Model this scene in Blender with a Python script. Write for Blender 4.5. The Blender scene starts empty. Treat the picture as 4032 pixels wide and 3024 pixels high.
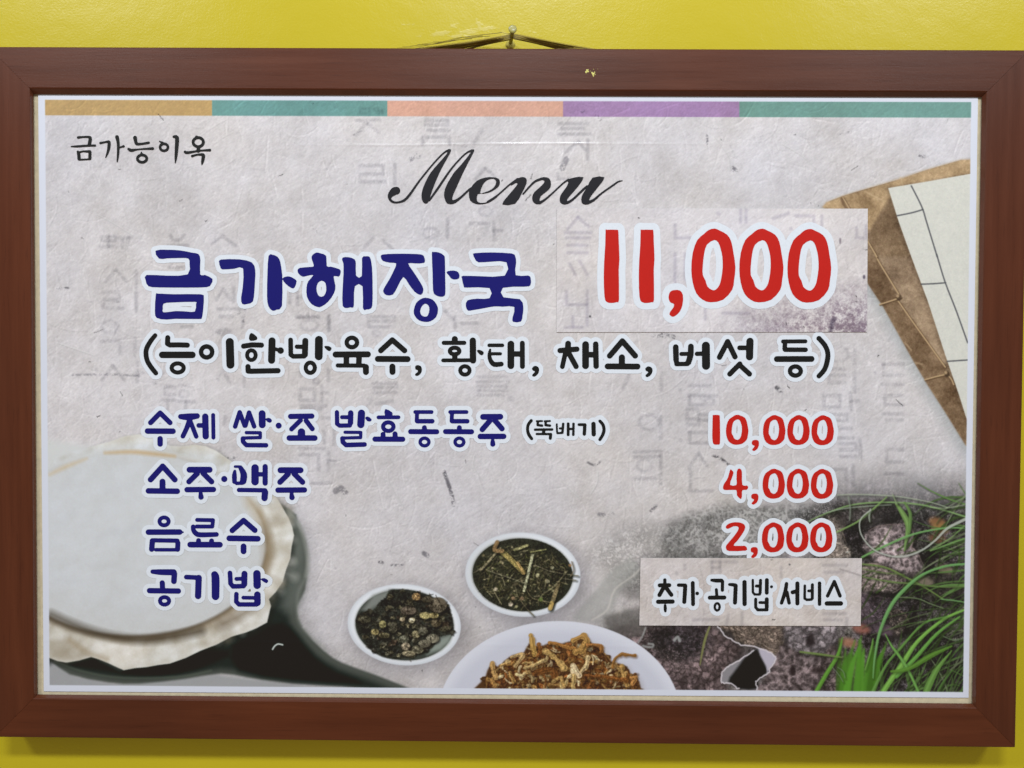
import bpy, bmesh, math, random
import numpy as np
from mathutils import Matrix, Vector

scene = bpy.context.scene
COL = scene.collection
rng = np.random.default_rng(11)
random.seed(5)

# ------------------------------------------------------------------ camera
# world: x right, z up, y into the wall; the printed sheet lies at y = 0
F = 3024.0
def _rot(rx, ry, rz):
    cx, sx, cy, sy, cz, sz = math.cos(rx), math.sin(rx), math.cos(ry), math.sin(ry), math.cos(rz), math.sin(rz)
    X = np.array([[1, 0, 0], [0, cx, -sx], [0, sx, cx]])
    Y = np.array([[cy, 0, sy], [0, 1, 0], [-sy, 0, cy]])
    Z = np.array([[cz, -sz, 0], [sz, cz, 0], [0, 0, 1]])
    return X @ Y @ Z
RM = _rot(0.01815868, 0.00680772, 0.00432723)
TV = np.array([-0.00676908, 0.01225674, 0.75146823])
CC = -RM.T @ TV                                   # camera centre (x right, y down, z into wall)
cam_d = bpy.data.cameras.new('camera')
cam = bpy.data.objects.new('camera', cam_d)
COL.objects.link(cam)
cam_d.sensor_width = 36.0
cam_d.lens = 27.0
cam_d.clip_start = 0.01
cam_d.clip_end = 50.0
def p2w(v):
    return Vector((float(v[0]), float(v[2]), -float(v[1])))
_r, _d, _f = RM.T @ np.array([1, 0, 0]), RM.T @ np.array([0, 1, 0]), RM.T @ np.array([0, 0, 1])
_m = Matrix.Identity(4)
for i, v in enumerate((p2w(_r), -p2w(_d), -p2w(_f))):
    _m[0][i], _m[1][i], _m[2][i] = v
_m.translation = p2w(CC)
cam.matrix_world = _m
scene.camera = cam

# ------------------------------------------------------------------ world, lamps, exposure
world = bpy.data.worlds.new('World')
scene.world = world
world.use_nodes = True
bg = world.node_tree.nodes['Background']
bg.inputs[1].default_value = 1.0
# the unseen room: pale ceiling above, darker floor below
_wn = world.node_tree
_tc = _wn.nodes.new('ShaderNodeTexCoord'); _sx = _wn.nodes.new('ShaderNodeSeparateXYZ'); _rp = _wn.nodes.new('ShaderNodeValToRGB')
_mr = _wn.nodes.new('ShaderNodeMapRange')
_mr.inputs['From Min'].default_value = -1.0; _mr.inputs['From Max'].default_value = 1.0
_wn.links.new(_tc.outputs['Generated'], _sx.inputs[0]); _wn.links.new(_sx.outputs['Z'], _mr.inputs['Value']); _wn.links.new(_mr.outputs[0], _rp.inputs[0])
_e = _rp.color_ramp.elements
_e[0].position = 0.25; _e[0].color = (0.300, 0.225, 0.165, 1)
_e[1].position = 0.80; _e[1].color = (0.385, 0.395, 0.410, 1)
_wn.links.new(_rp.outputs[0], bg.inputs[0])
def panel(name, loc, sx, sy, watts):
    l = bpy.data.lights.new(name, 'AREA')
    l.shape = 'RECTANGLE'
    l.size, l.size_y = sx, sy
    l.energy = watts
    l.color = (0.93, 0.97, 1.0)
    o = bpy.data.objects.new(name, l)
    o.location = loc
    d = Vector((loc[0] * 0.4, 0, 0)) - Vector(loc)
    o.rotation_euler = d.to_track_quat('-Z', 'Y').to_euler()
    COL.objects.link(o)
panel('ceiling_lamp', (-1.60, -1.80, 1.65), 0.60, 0.20, 22)
panel('ceiling_lamp', (0.02, -1.80, 1.65), 0.60, 0.20, 28)
panel('ceiling_lamp', (1.50, -1.80, 1.65), 0.60, 0.20, 22)
vs = scene.view_settings
vs.view_transform = 'Standard'
vs.look = 'None'
vs.exposure = 0.0
vs.gamma = 1.0
vs.use_curve_mapping = False
scene.render.resolution_x, scene.render.resolution_y = 1024, 768
scene.cycles.use_denoising = True

# ------------------------------------------------------------------ geometry helpers
def s2p(x, y, z=0.0):
    """point of the photograph (4032 px wide) to the plane at depth z: (x right, y down)"""
    d = RM.T @ np.array([(x - 2016.0) / F, (y - 1512.0) / F, 1.0])
    t = (z - CC[2]) / d[2]
    return CC[0] + d[0] * t, CC[1] + d[1] * t
def s2pa(a, z=0.0):
    a = np.asarray(a, float)
    d = np.c_[(a[:, 0] - 2016.0) / F, (a[:, 1] - 1512.0) / F, np.ones(len(a))] @ RM
    t = (z - CC[2]) / d[:, 2]
    return np.c_[CC[0] + d[:, 0] * t, CC[1] + d[:, 1] * t]
def s2w(x, y, z=0.0):
    a, b = s2p(x, y, z)
    return Vector((a, z, -b))
def link(name, me, mats=(), parent=None):
    for m in mats:
        me.materials.append(m)
    o = bpy.data.objects.new(name, me)
    COL.objects.link(o)
    if parent:
        o.parent = parent
    return o
def mesh(name, vs_, fs_, mats=(), parent=None, smooth=False):
    me = bpy.data.meshes.new(name)
    me.from_pydata([tuple(v) for v in vs_], [], fs_)
    me.validate()
    bm = bmesh.new(); bm.from_mesh(me)
    bmesh.ops.recalc_face_normals(bm, faces=bm.faces)
    bm.to_mesh(me); bm.free()
    if smooth:
        me.polygons.foreach_set('use_smooth', [True] * len(me.polygons))
    return link(name, me, mats, parent)

# ------------------------------------------------------------------ 2-D rasters
def seg_dist(gx, gy, p, q):
    dx, dy = q[0] - p[0], q[1] - p[1]
    L = dx * dx + dy * dy
    t = np.zeros_like(gx) if L < 1e-12 else np.clip(((gx - p[0]) * dx + (gy - p[1]) * dy) / L, 0, 1)
    return np.hypot(gx - (p[0] + t * dx), gy - (p[1] + t * dy)), t
def poly_sdf(gx, gy, P):
    d = np.full(gx.shape, 1e9)
    ins = np.zeros(gx.shape, bool)
    n = len(P)
    for i in range(n):
        a, b = P[i], P[(i + 1) % n]
        dd, _ = seg_dist(gx, gy, a, b)
        np.minimum(d, dd, out=d)
        if a[1] != b[1]:
            c = ((a[1] > gy) != (b[1] > gy)) & (gx < (b[0] - a[0]) * (gy - a[1]) / (b[1] - a[1]) + a[0])
            ins ^= c
    return np.where(ins, -d, d)
def catmull(P, n=4, closed=True):
    P = np.asarray(P, float)
    N = len(P)
    out = []
    rngi = range(N) if closed else range(N - 1)
    for i in rngi:
        if closed:
            p0, p1, p2, p3 = P[(i - 1) % N], P[i], P[(i + 1) % N], P[(i + 2) % N]
        else:
            p0, p1, p2, p3 = P[max(i - 1, 0)], P[i], P[i + 1], P[min(i + 2, N - 1)]
        for k in range(n):
            t = k / n
            out.append(0.5 * ((2 * p1) + (-p0 + p2) * t + (2 * p0 - 5 * p1 + 4 * p2 - p3) * t * t + (-p0 + 3 * p1 - 3 * p2 + p3) * t ** 3))
    if not closed:
        out.append(P[-1])
    return np.array(out)

# ------------------------------------------------------------------ materials
def principled(name, color, rough=0.5, spec=0.5, metal=0.0):
    m = bpy.data.materials.new(name)
    m.use_nodes = True
    b = m.node_tree.nodes['Principled BSDF']
    b.inputs['Base Color'].default_value = (*color, 1)
    b.inputs['Roughness'].default_value = rough
    b.inputs['Specular IOR Level'].default_value = spec
    b.inputs['Metallic'].default_value = metal
    return m, m.node_tree, b
def N(nt, typ, **kw):
    n = nt.nodes.new(typ)
    for k, v in kw.items():
        if k in n.inputs:
            n.inputs[k].default_value = v
        else:
            setattr(n, k, v)
    return n
def noise(nt, scale, detail=4, rough=0.55, mapping=None):
    tc = nt.nodes.new('ShaderNodeTexCoord')
    mp = nt.nodes.new('ShaderNodeMapping')
    nt.links.new(tc.outputs['Object'], mp.inputs[0])
    if mapping:
        mp.inputs['Scale'].default_value = mapping
    n = N(nt, 'ShaderNodeTexNoise')
    n.inputs['Scale'].default_value = scale
    n.inputs['Detail'].default_value = detail
    n.inputs['Roughness'].default_value = rough
    nt.links.new(mp.outputs[0], n.inputs['Vector'])
    return n
def ramp(nt, src, stops):
    r = nt.nodes.new('ShaderNodeValToRGB')
    e = r.color_ramp.elements
    while len(e) > 2:
        e.remove(e[-1])
    for i, (p, c) in enumerate(stops):
        el = e[i] if i < 2 else e.new(p)
        el.position = p
        el.color = (*c, 1)
    nt.links.new(src, r.inputs[0])
    return r
def bump(nt, b, src, strength, dist, prev=None):
    n = nt.nodes.new('ShaderNodeBump')
    n.inputs['Strength'].default_value = strength
    n.inputs['Distance'].default_value = dist
    nt.links.new(src, n.inputs['Height'])
    if prev:
        nt.links.new(prev, n.inputs['Normal'])
    nt.links.new(n.outputs[0], b.inputs['Normal'])
    return n.outputs[0]

def wood(name, horizontal):
    m, nt, b = principled(name, (0.09, 0.03, 0.016), 0.32, 0.27)
    st = (1.6, 30, 34) if horizontal else (34, 30, 1.6)
    n1 = noise(nt, 4.0, 6, 0.6, st)
    r = ramp(nt, n1.outputs['Fac'], [(0.15, (0.066, 0.0160, 0.0056)), (0.42, (0.087, 0.0218, 0.0075)), (0.6, (0.098, 0.0252, 0.0088)), (0.85, (0.116, 0.0315, 0.0115))])
    n2 = noise(nt, 3.5, 3, 0.5, (1, 1, 1.6) if horizontal else (1.6, 1, 1))
    r2 = ramp(nt, n2.outputs['Fac'], [(0.3, (0.80, 0.80, 0.85)), (0.7, (1.12, 1.08, 1.0))])
    mx = nt.nodes.new('ShaderNodeMix'); mx.data_type = 'RGBA'; mx.blend_type = 'MULTIPLY'
    mx.inputs[0].default_value = 1.0
    nt.links.new(r.outputs[0], mx.inputs[6]); nt.links.new(r2.outputs[0], mx.inputs[7])
    nt.links.new(mx.outputs[2], b.inputs['Base Color'])
    # short dark pores along the grain, a few dents
    pn = noise(nt, 22.0, 2, 0.5, (1.2, 30, 34) if horizontal else (34, 30, 1.2))
    pr = ramp(nt, pn.outputs['Fac'], [(0.30, (0.55, 0.52, 0.5)), (0.40, (1, 1, 1))])
    mp_ = nt.nodes.new('ShaderNodeMix'); mp_.data_type = 'RGBA'; mp_.blend_type = 'MULTIPLY'; mp_.inputs[0].default_value = 0.4
    nt.links.new(mx.outputs[2], mp_.inputs[6]); nt.links.new(pr.outputs[0], mp_.inputs[7]); nt.links.new(mp_.outputs[2], b.inputs['Base Color'])
    fine = noise(nt, 9.0, 5, 0.7, (6, 120, 130) if horizontal else (130, 120, 6))
    p = bump(nt, b, fine.outputs['Fac'], 0.10, 0.0006)
    grit = noise(nt, 900, 2, 0.6)
    bump(nt, b, grit.outputs['Fac'], 0.10, 0.0003, p)
    rr = ramp(nt, n1.outputs['Fac'], [(0.2, (0.29,) * 3), (0.8, (0.38,) * 3)])
    nt.links.new(rr.outputs[0], b.inputs['Roughness'])
    return m
M_WH = wood('stained_wood_lengthwise', True)
M_WV = wood('stained_wood_upright', False)
M_BEVEL = None

def wall_material():
    m, nt, b = principled('yellow_wall_paint', (0.62, 0.50, 0.055), 0.27, 0.25)
    n0 = noise(nt, 2.6, 3, 0.5)
    r = ramp(nt, n0.outputs['Fac'], [(0.3, (0.525, 0.435, 0.014)), (0.7, (0.585, 0.478, 0.018))])
    # worn patches of filler round the nail
    tc = nt.nodes.new('ShaderNodeTexCoord')
    vs_ = nt.nodes.new('ShaderNodeVectorMath'); vs_.operation = 'SUBTRACT'
    vs_.inputs[1].default_value = (-0.045, 0, 0.365)
    nt.links.new(tc.outputs['Object'], vs_.inputs[0])
    sc = nt.nodes.new('ShaderNodeVectorMath'); sc.operation = 'MULTIPLY'
    sc.inputs[1].default_value = (9, 0, 34)
    nt.links.new(vs_.outputs[0], sc.inputs[0])
    ln = nt.nodes.new('ShaderNodeVectorMath'); ln.operation = 'LENGTH'
    nt.links.new(sc.outputs[0], ln.inputs[0])
    nn = noise(nt, 60, 4, 0.6, (1, 1, 2.2))
    ad = nt.nodes.new('ShaderNodeMath'); ad.operation = 'MULTIPLY_ADD'
    nt.links.new(nn.outputs['Fac'], ad.inputs[0]); ad.inputs[1].default_value = -3.2
    nt.links.new(ln.outputs['Value'], ad.inputs[2])
    mask = nt.nodes.new('ShaderNodeMapRange')
    mask.inputs['From Min'].default_value = -1.45; mask.inputs['From Max'].default_value = -1.75
    nt.links.new(ad.outputs[0], mask.inputs['Value'])
    mx = nt.nodes.new('ShaderNodeMix'); mx.data_type = 'RGBA'
    nt.links.new(mask.outputs[0], mx.inputs[0])
    nt.links.new(r.outputs[0], mx.inputs[6]); mx.inputs[7].default_value = (0.60, 0.51, 0.10, 1)
    nt.links.new(mx.outputs[2], b.inputs['Base Color'])
    n1 = noise(nt, 34, 4, 0.55)
    p = bump(nt, b, n1.outputs['Fac'], 0.22, 0.0016)
    n2 = noise(nt, 420, 3, 0.6)
    p = bump(nt, b, n2.outputs['Fac'], 0.22, 0.0005, p)
    bump(nt, b, mask.outputs[0], 0.12, 0.0004, p)
    return m
M_WALL = wall_material()

def plain(name, col, rough, spec=0.5, nscale=None, var=0.08, bstr=0.0, bdist=0.0003, metal=0.0):
    m, nt, b = principled(name, col, rough, spec, metal)
    if nscale:
        n = noise(nt, nscale, 4, 0.6)
        lo = tuple(c * (1 - var) for c in col); hi = tuple(min(1, c * (1 + var)) for c in col)
        r = ramp(nt, n.outputs['Fac'], [(0.3, lo), (0.7, hi)])
        nt.links.new(r.outputs[0], b.inputs['Base Color'])
        if bstr:
            bump(nt, b, n.outputs['Fac'], bstr, bdist)
    return m
M_BACK = plain('cream_backing_board', (0.66, 0.58, 0.40), 0.7, 0.3, 180, 0.10, 0.2)

# colours are written as they look in the room's light and divided by that light
LIGHT = np.array([0.865, 0.868, 0.890])
SHEEN = 0.011                                      # what the gloss of the sheet adds everywhere
def disp(c):
    c = np.asarray(c, float) / 255.0
    lin = np.where(c <= 0.04045, c / 12.92, ((c + 0.055) / 1.055) ** 2.4)
    return np.maximum(lin - SHEEN, 0.0015) / LIGHT
def ink(name, c, rough=0.30):
    col = tuple(float(v) for v in np.clip(disp(c), 0, 0.9))
    m = plain(name, col, rough, 0.34, 520, 0.035, 0.05, 0.0002)
    return m
M_HALO = ink('white_print', (211, 218, 229))
M_NAVY = ink('navy_print', (33, 33, 106))
M_BLACK = ink('black_print', (34, 35, 35))
M_SCRIPT = ink('charcoal_print', (42, 42, 46), 0.28)
M_RED = ink('red_print', (184, 40, 35))
M_EDGE = plain('paper_edge', (0.55, 0.53, 0.5), 0.6, 0.3, 200, 0.05)

# ------------------------------------------------------------------ lettering
CROPS = {'A': (540, 930, .36166), 'B': (1320, 930, .36166), 'C': (2000, 930, .36166), 'D': (2600, 830, .36166),
         'E': (2600, 1260, .36166), 'F': (540, 1560, .36166), 'G': (1280, 1560, .36166), 'H': (1900, 1560, .36166),
         'I': (2700, 1580, .36166), 'J': (540, 1960, .36166), 'K': (2500, 2060, .40687), 'L': (240, 480, .28933),
         'M': (1500, 560, .43399), 'N': (1360, 2060, .43399), 'O': (3150, 1900, .51245),
         'c3': (2688, 0, .60759), 'c6': (2688, 1008, .60759), 'c4': (0, 1008, .60759), 'c7': (0, 2016, .60759),
         'c8': (1344, 2016, .60759), 'c9': (2688, 2016, .60759),
         'g1': (330, 850, .50633), 'g2': (1340, 380, .50633), 'g3': (1140, 1220, .43399), 'g4': (2440, 1300, .8826),
         'g5': (2180, 800, .9921), 'S': (0, 0, 1.0)}
MM = 0.24836e-3 * 1.0                              # metres on the sheet per photo pixel
def nums(s):
    return [float(v) for v in s.replace(',', ' ').split()]
def parse(spec):
    """lines: crop S r x,y ... | crop V x,y,r ... | crop P x,y ... | crop H x,y ... (hole) | crop O cx,cy rx,ry r"""
    items = []
    for ln in spec.strip().split('\n'):
        ln = ln.strip()
        if not ln:
            continue
        c, k, rest = ln.split(' ', 2)
        dx = dy = 0.0
        if '+' in c:
            c, off = c.split('+'); dx, dy = nums(off.replace('/', ' '))
        ox, oy, s = CROPS[c]
        v = nums(rest)
        def T(x, y):
            return ox + (x + dx) * s, oy + (y + dy) * s
        if k == 'S':
            r = v[0]; pts = [T(v[i], v[i + 1]) for i in range(1, len(v), 2)]
            if len(pts) == 1: pts = pts * 2
            items.append(('s', pts, [r * s] * len(pts)))
        elif k == 'V':
            pts = [T(v[i], v[i + 1]) for i in range(0, len(v), 3)]
            rr = [v[i] * s for i in range(2, len(v), 3)]
            q = catmull(np.c_[np.array(pts), np.array(rr)], 3, False)
            items.append(('s', [tuple(a[:2]) for a in q], [max(a[2], 0.6) for a in q]))
        elif k in 'PH':
            pts = catmull([T(v[i], v[i + 1]) for i in range(0, len(v), 2)], 2, True)
            items.append((k.lower(), [tuple(p) for p in pts], None))
        elif k == 'O':
            cx, cy, rx, ry, r = v
            pts = [T(cx + rx * math.cos(a), cy + ry * math.sin(a)) for a in np.linspace(0, 2 * math.pi, 19)]
            items.append(('s', pts, [r * s] * len(pts)))
    return items
def zero(crop, X, Y, sx=0.51, sy=0.408):
    out = 'P 335,640 350,460 400,320 470,255 525,210 590,195 640,215 725,262 770,340 795,470 815,620 800,760 780,860 680,970 545,997 460,970 390,900 350,780'
    hol = 'H 585,320 630,350 655,420 672,500 676,620 660,740 640,810 600,860 560,862 510,825 490,760 460,700 460,600 475,470 505,370'
    res = []
    for s in (out, hol):
        v = nums(s[2:])
        res.append(crop + ' ' + s[0] + ' ' + ' '.join('%.1f,%.1f' % ((v[i] - 335) * sx + X, (v[i + 1] - 195) * sy + Y) for i in range(0, len(v), 2)))
    return '\n'.join(res) + '\n'
def comma(crop, X, Y, sx=0.503, sy=0.414):
    v = nums('1748,650 1765,605 1810,587 1870,592 1902,640 1900,740 1870,820 1820,868 1785,877 1755,850 1770,815 1800,775 1805,738 1770,725 1750,690')
    return crop + ' P ' + ' '.join('%.1f,%.1f' % ((v[i] - 1748) * sx + X, (v[i + 1] - 587) * sy + Y) for i in range(0, len(v), 2)) + '\n'

TITLE = '''
A P 200,158 330,148 470,155 600,180 670,195 690,260 688,418 740,422 822,465 805,525 760,555 540,560 240,558 125,545 95,480 105,422 330,430 552,416 572,300 560,245 480,238 330,242 240,245
A P 205,640 230,625 400,632 690,632 728,665 722,780 708,885 670,902 420,900 320,908 215,890 195,820
A H 290,735 380,722 630,715 642,735 630,820 540,820 420,815 290,830 282,790
A P 895,290 912,255 1110,252 1250,285 1288,370 1285,480 1278,600 1262,710 1205,738 1145,738 1133,670 1150,560 1155,350 1060,355 930,362 905,330
A P 1432,215 1475,202 1530,225 1560,280 1578,400 1582,465 1578,760 1520,800 1475,812 1430,760 1415,650 1420,400
A P 1582,465 1620,440 1665,440 1715,465 1738,492 1715,560 1680,565 1620,520
A P 1902,215 1950,178 2000,188 2060,215 2065,325 2110,332 2205,360 2217,395 2197,442 2140,435 2160,540 2145,620 2080,715 2010,765 1970,772 1900,740 1850,660 1845,560 1865,490 1920,425 1860,430 1805,442 1760,410 1748,375 1770,345 1880,335 1925,325 1905,260
A H 2010,485 2050,510 2060,580 2045,635 2010,660 1970,640 1953,570 1970,510
B P 75,260 85,232 140,228 200,245 225,285 228,430 290,435 292,240 330,220 375,225 395,290 405,400 408,600 405,750 385,790 340,798 302,785 298,545 215,545 205,700 200,775 165,775 130,782 82,760 80,600 90,420 90,300
B P 497,225 515,200 640,192 820,192 940,200 970,230 972,290 870,297 795,297 840,370 900,460 950,545 960,590 945,630 915,637 860,600 800,520 742,445 680,550 630,635 560,643 525,610 530,570 590,470 640,370 665,297 600,290 520,270
B P 1052,190 1070,172 1130,178 1185,210 1195,260 1198,450 1200,600 1190,650 1145,660 1090,640 1065,590 1060,400
B P 1210,390 1260,375 1320,380 1350,410 1348,460 1300,472 1265,462 1240,430
B P 985,670 1060,690 1105,745 1120,800 1100,880 1040,925 980,934 910,915 865,865 855,810 880,730 930,685
B H 978,735 1015,755 1025,800 1010,860 978,876 940,860 925,820 940,770
B P 1502,200 1520,185 1700,177 1920,188 1960,220 1970,290 1965,425 2100,428 2128,460 2125,535 2060,550 1825,562 1832,665 2010,685 2048,770 2040,860 2022,930 1935,932 1932,880 1950,770 1820,768 1730,765 1590,790 1500,805 1445,810 1422,760 1440,698 1550,680 1680,675 1680,565 1430,560 1400,545 1380,460 1390,432 1560,435 1845,430 1865,285 1700,278 1560,285 1520,245
'''
LINE2 = '''
A V 198,1080,24 150,1140,26 108,1215,27 98,1275,27 110,1350,27 150,1420,27 205,1490,26
A S 28 335,1105 332,1170 358,1184 450,1183 548,1186
A S 36 275,1292 603,1292
A O 443,1434 66,50 23
A O 758,1260 61,60 25
A S 44 1010,1152 1017,1398
A P 1240,1052 1290,1080 1310,1105 1300,1130 1235,1140 1218,1105
A S 28 1160,1197 1250,1183 1355,1186
A O 1245,1295 47,53 22
A S 39 1470,1140 1465,1350
A S 20 1510,1230 1560,1245
A S 36 1563,1245
A S 29 1208,1420 1210,1468 1240,1470 1535,1464
A S 26 1672,1130 1674,1290 1700,1308 1820,1306
A S 33 1832,1140 1828,1288
A S 24 1740,1203 1815,1205
A S 43 1980,1128 1978,1308
A P 2035,1200 2080,1195 2118,1215 2105,1248 2075,1245
A O 1886,1432 50,56 23
B O 182,1157 57,52 24
B S 33 5,1288 356,1286
B S 31 122,1310 122,1400
B S 31 260,1310 258,1400
B S 23 28,1407 315,1409
B S 33 335,1425 335,1478
B S 30 497,1245 622,1130 755,1245
B S 33 465,1336 788,1338
B S 33 623,1420 624,1477
B P 870,1420 890,1403 930,1412 945,1450 935,1490 905,1518 878,1520 870,1500 895,1480 900,1460 875,1450
B S 33 1302,1120 1302,1150
B S 23 1182,1161 1405,1161
B O 1300,1250 52,36 23
B S 29 1302,1290 1302,1345
B S 21 1175,1352 1460,1350
B S 35 1498,1138 1500,1352
B P 1540,1245 1575,1238 1617,1262 1605,1295 1575,1290
B O 1412,1461 51,46 22
B S 20 1677,1188 1820,1188
B V 1687,1235,12 1678,1290,20 1690,1350,24 1730,1395,27 1808,1392,26
B S 18 1700,1280 1798,1280
B S 37 1912,1175 1912,1410
B S 27 2037,1165 2038,1418
B S 30 1930,1282 2020,1282
C P 262,1435 290,1412 325,1420 340,1450 330,1495 295,1527 268,1525 266,1505 292,1480 290,1470 268,1460
C S 32 655,1170 652,1230
C S 29 567,1245 750,1230
C S 26 622,1285 592,1420
C S 29 655,1260 742,1418
C S 37 845,1180 845,1410
C S 30 955,1175 960,1415
C S 31 870,1290 945,1290
C S 31 1108,1302 1245,1142 1385,1302
C S 34 1240,1320 1240,1400
C S 32 1085,1417 1410,1419
C P 1495,1440 1523,1417 1558,1425 1575,1455 1563,1500 1528,1532 1501,1530 1499,1510 1525,1485 1523,1475 1501,1465
E S 31 167,295 171,430
E S 24 175,480 295,478
E S 28 172,440 180,475
E V 332,288,31 328,380,33 305,460,32
E S 22 228,370 320,368
E S 44 495,280 497,498
E S 24 398,368 470,366
E S 29 643,405 732,235 812,400
E S 39 975,232 970,400
E S 26 862,303 950,303
E S 28 755,588 865,478
E S 28 880,505 970,588
E S 22 1335,234 1578,232
E S 25 1357,245 1352,310
E S 25 1357,323 1580,324
E S 32 1268,425 1645,424
E O 1469,555 59,50 24
E V 1725,200,27 1790,275,27 1822,360,27 1815,450,28 1785,540,27 1725,610,26
'''
LINE3 = '''
F S 28 148,288 252,182 360,288
F S 31 115,379 392,381
F S 30 252,463 252,520
F V 475,222,28 560,225,38 655,215,30
F V 570,270,29 540,350,27 500,435,26
F S 25 578,265 645,438
F S 26 672,318 730,318
F S 35 743,222 748,435
F S 22 829,205 832,450
F S 25 1068,330 1118,175 1172,320
F S 25 1180,320 1220,178 1275,328
F S 38 1362,190 1363,310
F P 1400,245 1440,235 1470,262 1450,290 1415,275
F S 19 1190,396 1342,398 1342,450 1150,455
F S 25 1152,460 1155,495 1190,532 1405,534
F S 33 1542,320
F S 29 1672,220 1903,216
F S 26 1780,262 1682,358
F S 27 1840,265 1908,355
F S 41 1790,390 1790,440
F S 31 1658,455 1935,455
G S 24 130,175 132,300 160,320 270,318
G S 30 280,182 277,290
G S 22 185,228 260,228
G S 40 397,185 390,308
G P 437,235 465,220 508,250 495,275 460,270
G S 18 218,392 390,394 388,450 190,455
G S 26 190,460 195,500 230,531 430,525
G P 655,138 730,175 728,212 655,215
G S 21 582,230 800,229
G O 689,331 57,47 23
G S 27 632,415 632,455
G S 28 762,410 765,455
G S 29 545,467 845,468
G S 21 982,172 1160,172
G S 22 1002,190 998,270
G S 25 1005,272 1168,272
G S 27 1082,342 1082,380
G S 28 932,385 1215,387
G O 1083,498 48,42 19
G+380/0 S 21 982,172 1160,172
G+380/0 S 22 1002,190 998,270
G+380/0 S 25 1005,272 1168,272
G+380/0 S 27 1082,342 1082,380
G+380/0 S 28 932,385 1215,387
G+380/0 O 1083,498 48,42 19
G S 32 1720,225 1908,223
G S 30 1790,272 1712,362
G S 30 1850,265 1926,353
G S 30 1690,438 1945,437
G V 1825,470,14 1825,495,24 1826,522,28
'''
LINE3B = '''
H V 530,266,18 498,310,17 490,365,17 505,420,18 535,462,17
H S 11 590,272 648,270
H S 14 602,275 600,314 648,320
H+86/0 S 11 590,272 648,270
H+86/0 S 14 602,275 600,314 648,320
H S 14 572,364 758,362
H S 18 665,365 665,400
H S 13 590,411 738,412
H S 17 742,415 738,458
H S 11 808,305 811,390
H S 12 815,402 870,400
H S 14 878,300 870,395
H S 12 842,350 875,350
H S 16 932,300 932,420
H S 14 990,300 988,420
H S 13 940,357 985,355
H S 16 1050,309 1115,310
H S 19 1113,312 1108,412
H S 24 1207,302 1210,414
H V 1277,270,17 1310,310,18 1322,365,18 1308,420,18 1277,472,17
'''
LINE4 = '''
F S 31 148,908 280,762 412,908
F S 33 278,930 278,1000
F S 31 125,1030 438,1034
F S 33 572,800 790,800
F S 30 655,842 566,930
F S 30 720,838 812,930
F S 30 545,1017 832,1015
F V 692,1040,18 694,1070,24 697,1097,30
F S 34 950,901
F V 1065,815,16 1060,860,26 1062,930,26
F S 15 1068,766 1110,766
F V 1125,775,24 1162,850,36 1155,925,36
F S 20 1085,948 1150,945
F S 41 1285,780 1285,930
F S 29 1395,766 1395,945
F S 25 1310,850 1380,850
F S 24 1110,1020 1395,1024
F S 35 1394,1045 1388,1108
F+990/5 S 33 572,800 790,800
F+990/5 S 30 655,842 566,930
F+990/5 S 30 720,838 812,930
F+990/5 S 30 545,1017 832,1015
F+990/5 V 692,1040,18 694,1070,24 697,1097,30
'''
LINE5 = '''
J O 295,256 50,43 22
J S 31 125,373 465,372
J S 10 500,374
J S 30 168,468 160,558
J S 24 190,462 440,466
J S 28 445,490 442,560
J S 20 205,565 440,565
J S 22 655,240 828,243 820,312 650,312
J V 612,315,26 615,350,26 640,385,28 690,402,28 865,398,26
J S 27 670,465 670,500
J S 27 812,468 812,500
J S 32 580,509 902,510
J S 30 1037,355 1160,246 1283,353
J S 32 1005,440 1315,445
J S 32 1160,528 1160,582
'''
LINE6 = '''
J V 170,803,24 260,808,32 400,810,34
J S 31 408,825 402,908
J S 29 275,925 278,985
J S 30 137,1010 450,1014
J O 300,1121 50,41 22
J S 26 537,862 660,868
J S 35 672,872 665,1068
J V 845,835,38 855,880,44 855,1072,42
J S 26 1012,817 1018,930 1045,964 1160,960
J S 33 1170,826 1168,938
J S 22 1082,882 1160,880
J S 41 1305,826 1308,952
J P 1346,885 1385,872 1430,900 1412,928 1380,915
J S 25 1082,1047 1080,1130 1110,1160 1300,1160
J S 36 1310,1053 1312,1142
J S 21 1157,1086 1290,1088
'''
BIG = '''
C P 1062,-58 1075,-68 1180,-68 1200,-55 1205,60 1213,250 1205,370 1208,690 1185,718 1130,728 1075,718 1050,660 1042,450 1048,250 1058,100
C+381/0 P 1062,-58 1075,-68 1180,-68 1200,-55 1205,60 1213,250 1205,370 1208,690 1185,718 1130,728 1075,718 1050,660 1042,450 1048,250 1058,100
''' + comma('C', 1748, 587, 1, 1) + zero('D', 335, 195, 1, 1) + zero('D', 857, 196, 1, 1) + zero('D', 1380, 199, .992, 1)
P10 = '''
I P 292,162 300,149 360,150 370,172 373,300 372,458 350,470 320,472 296,455 288,380 290,280
''' + zero('I', 437, 146) + comma('I', 718, 420) + zero('I', 840, 149) + zero('I', 1104, 149) + zero('I', 1367, 151)
P4 = '''
I P 485,740 502,752 520,777 500,840 482,910 550,912 552,850 556,760 575,732 600,740 612,780 615,910 665,915 680,940 660,965 615,968 612,1020 605,1060 585,1055 555,1020 548,965 440,967 405,950 415,900 450,850 470,790
''' + comma('I', 712, 1004) + zero('I', 835, 733) + zero('I', 1098, 733) + zero('I', 1360, 735)
P2 = '''
I P 435,1362 470,1330 540,1315 610,1325 645,1355 640,1400 600,1465 560,1520 520,1572 640,1572 665,1600 650,1625 470,1630 438,1600 440,1570 480,1520 530,1460 570,1400 570,1365 520,1360 470,1385 445,1385
''' + comma('I', 706, 1586) + zero('I', 828, 1317) + zero('I', 1092, 1317) + zero('I', 1352, 1317)
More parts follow.
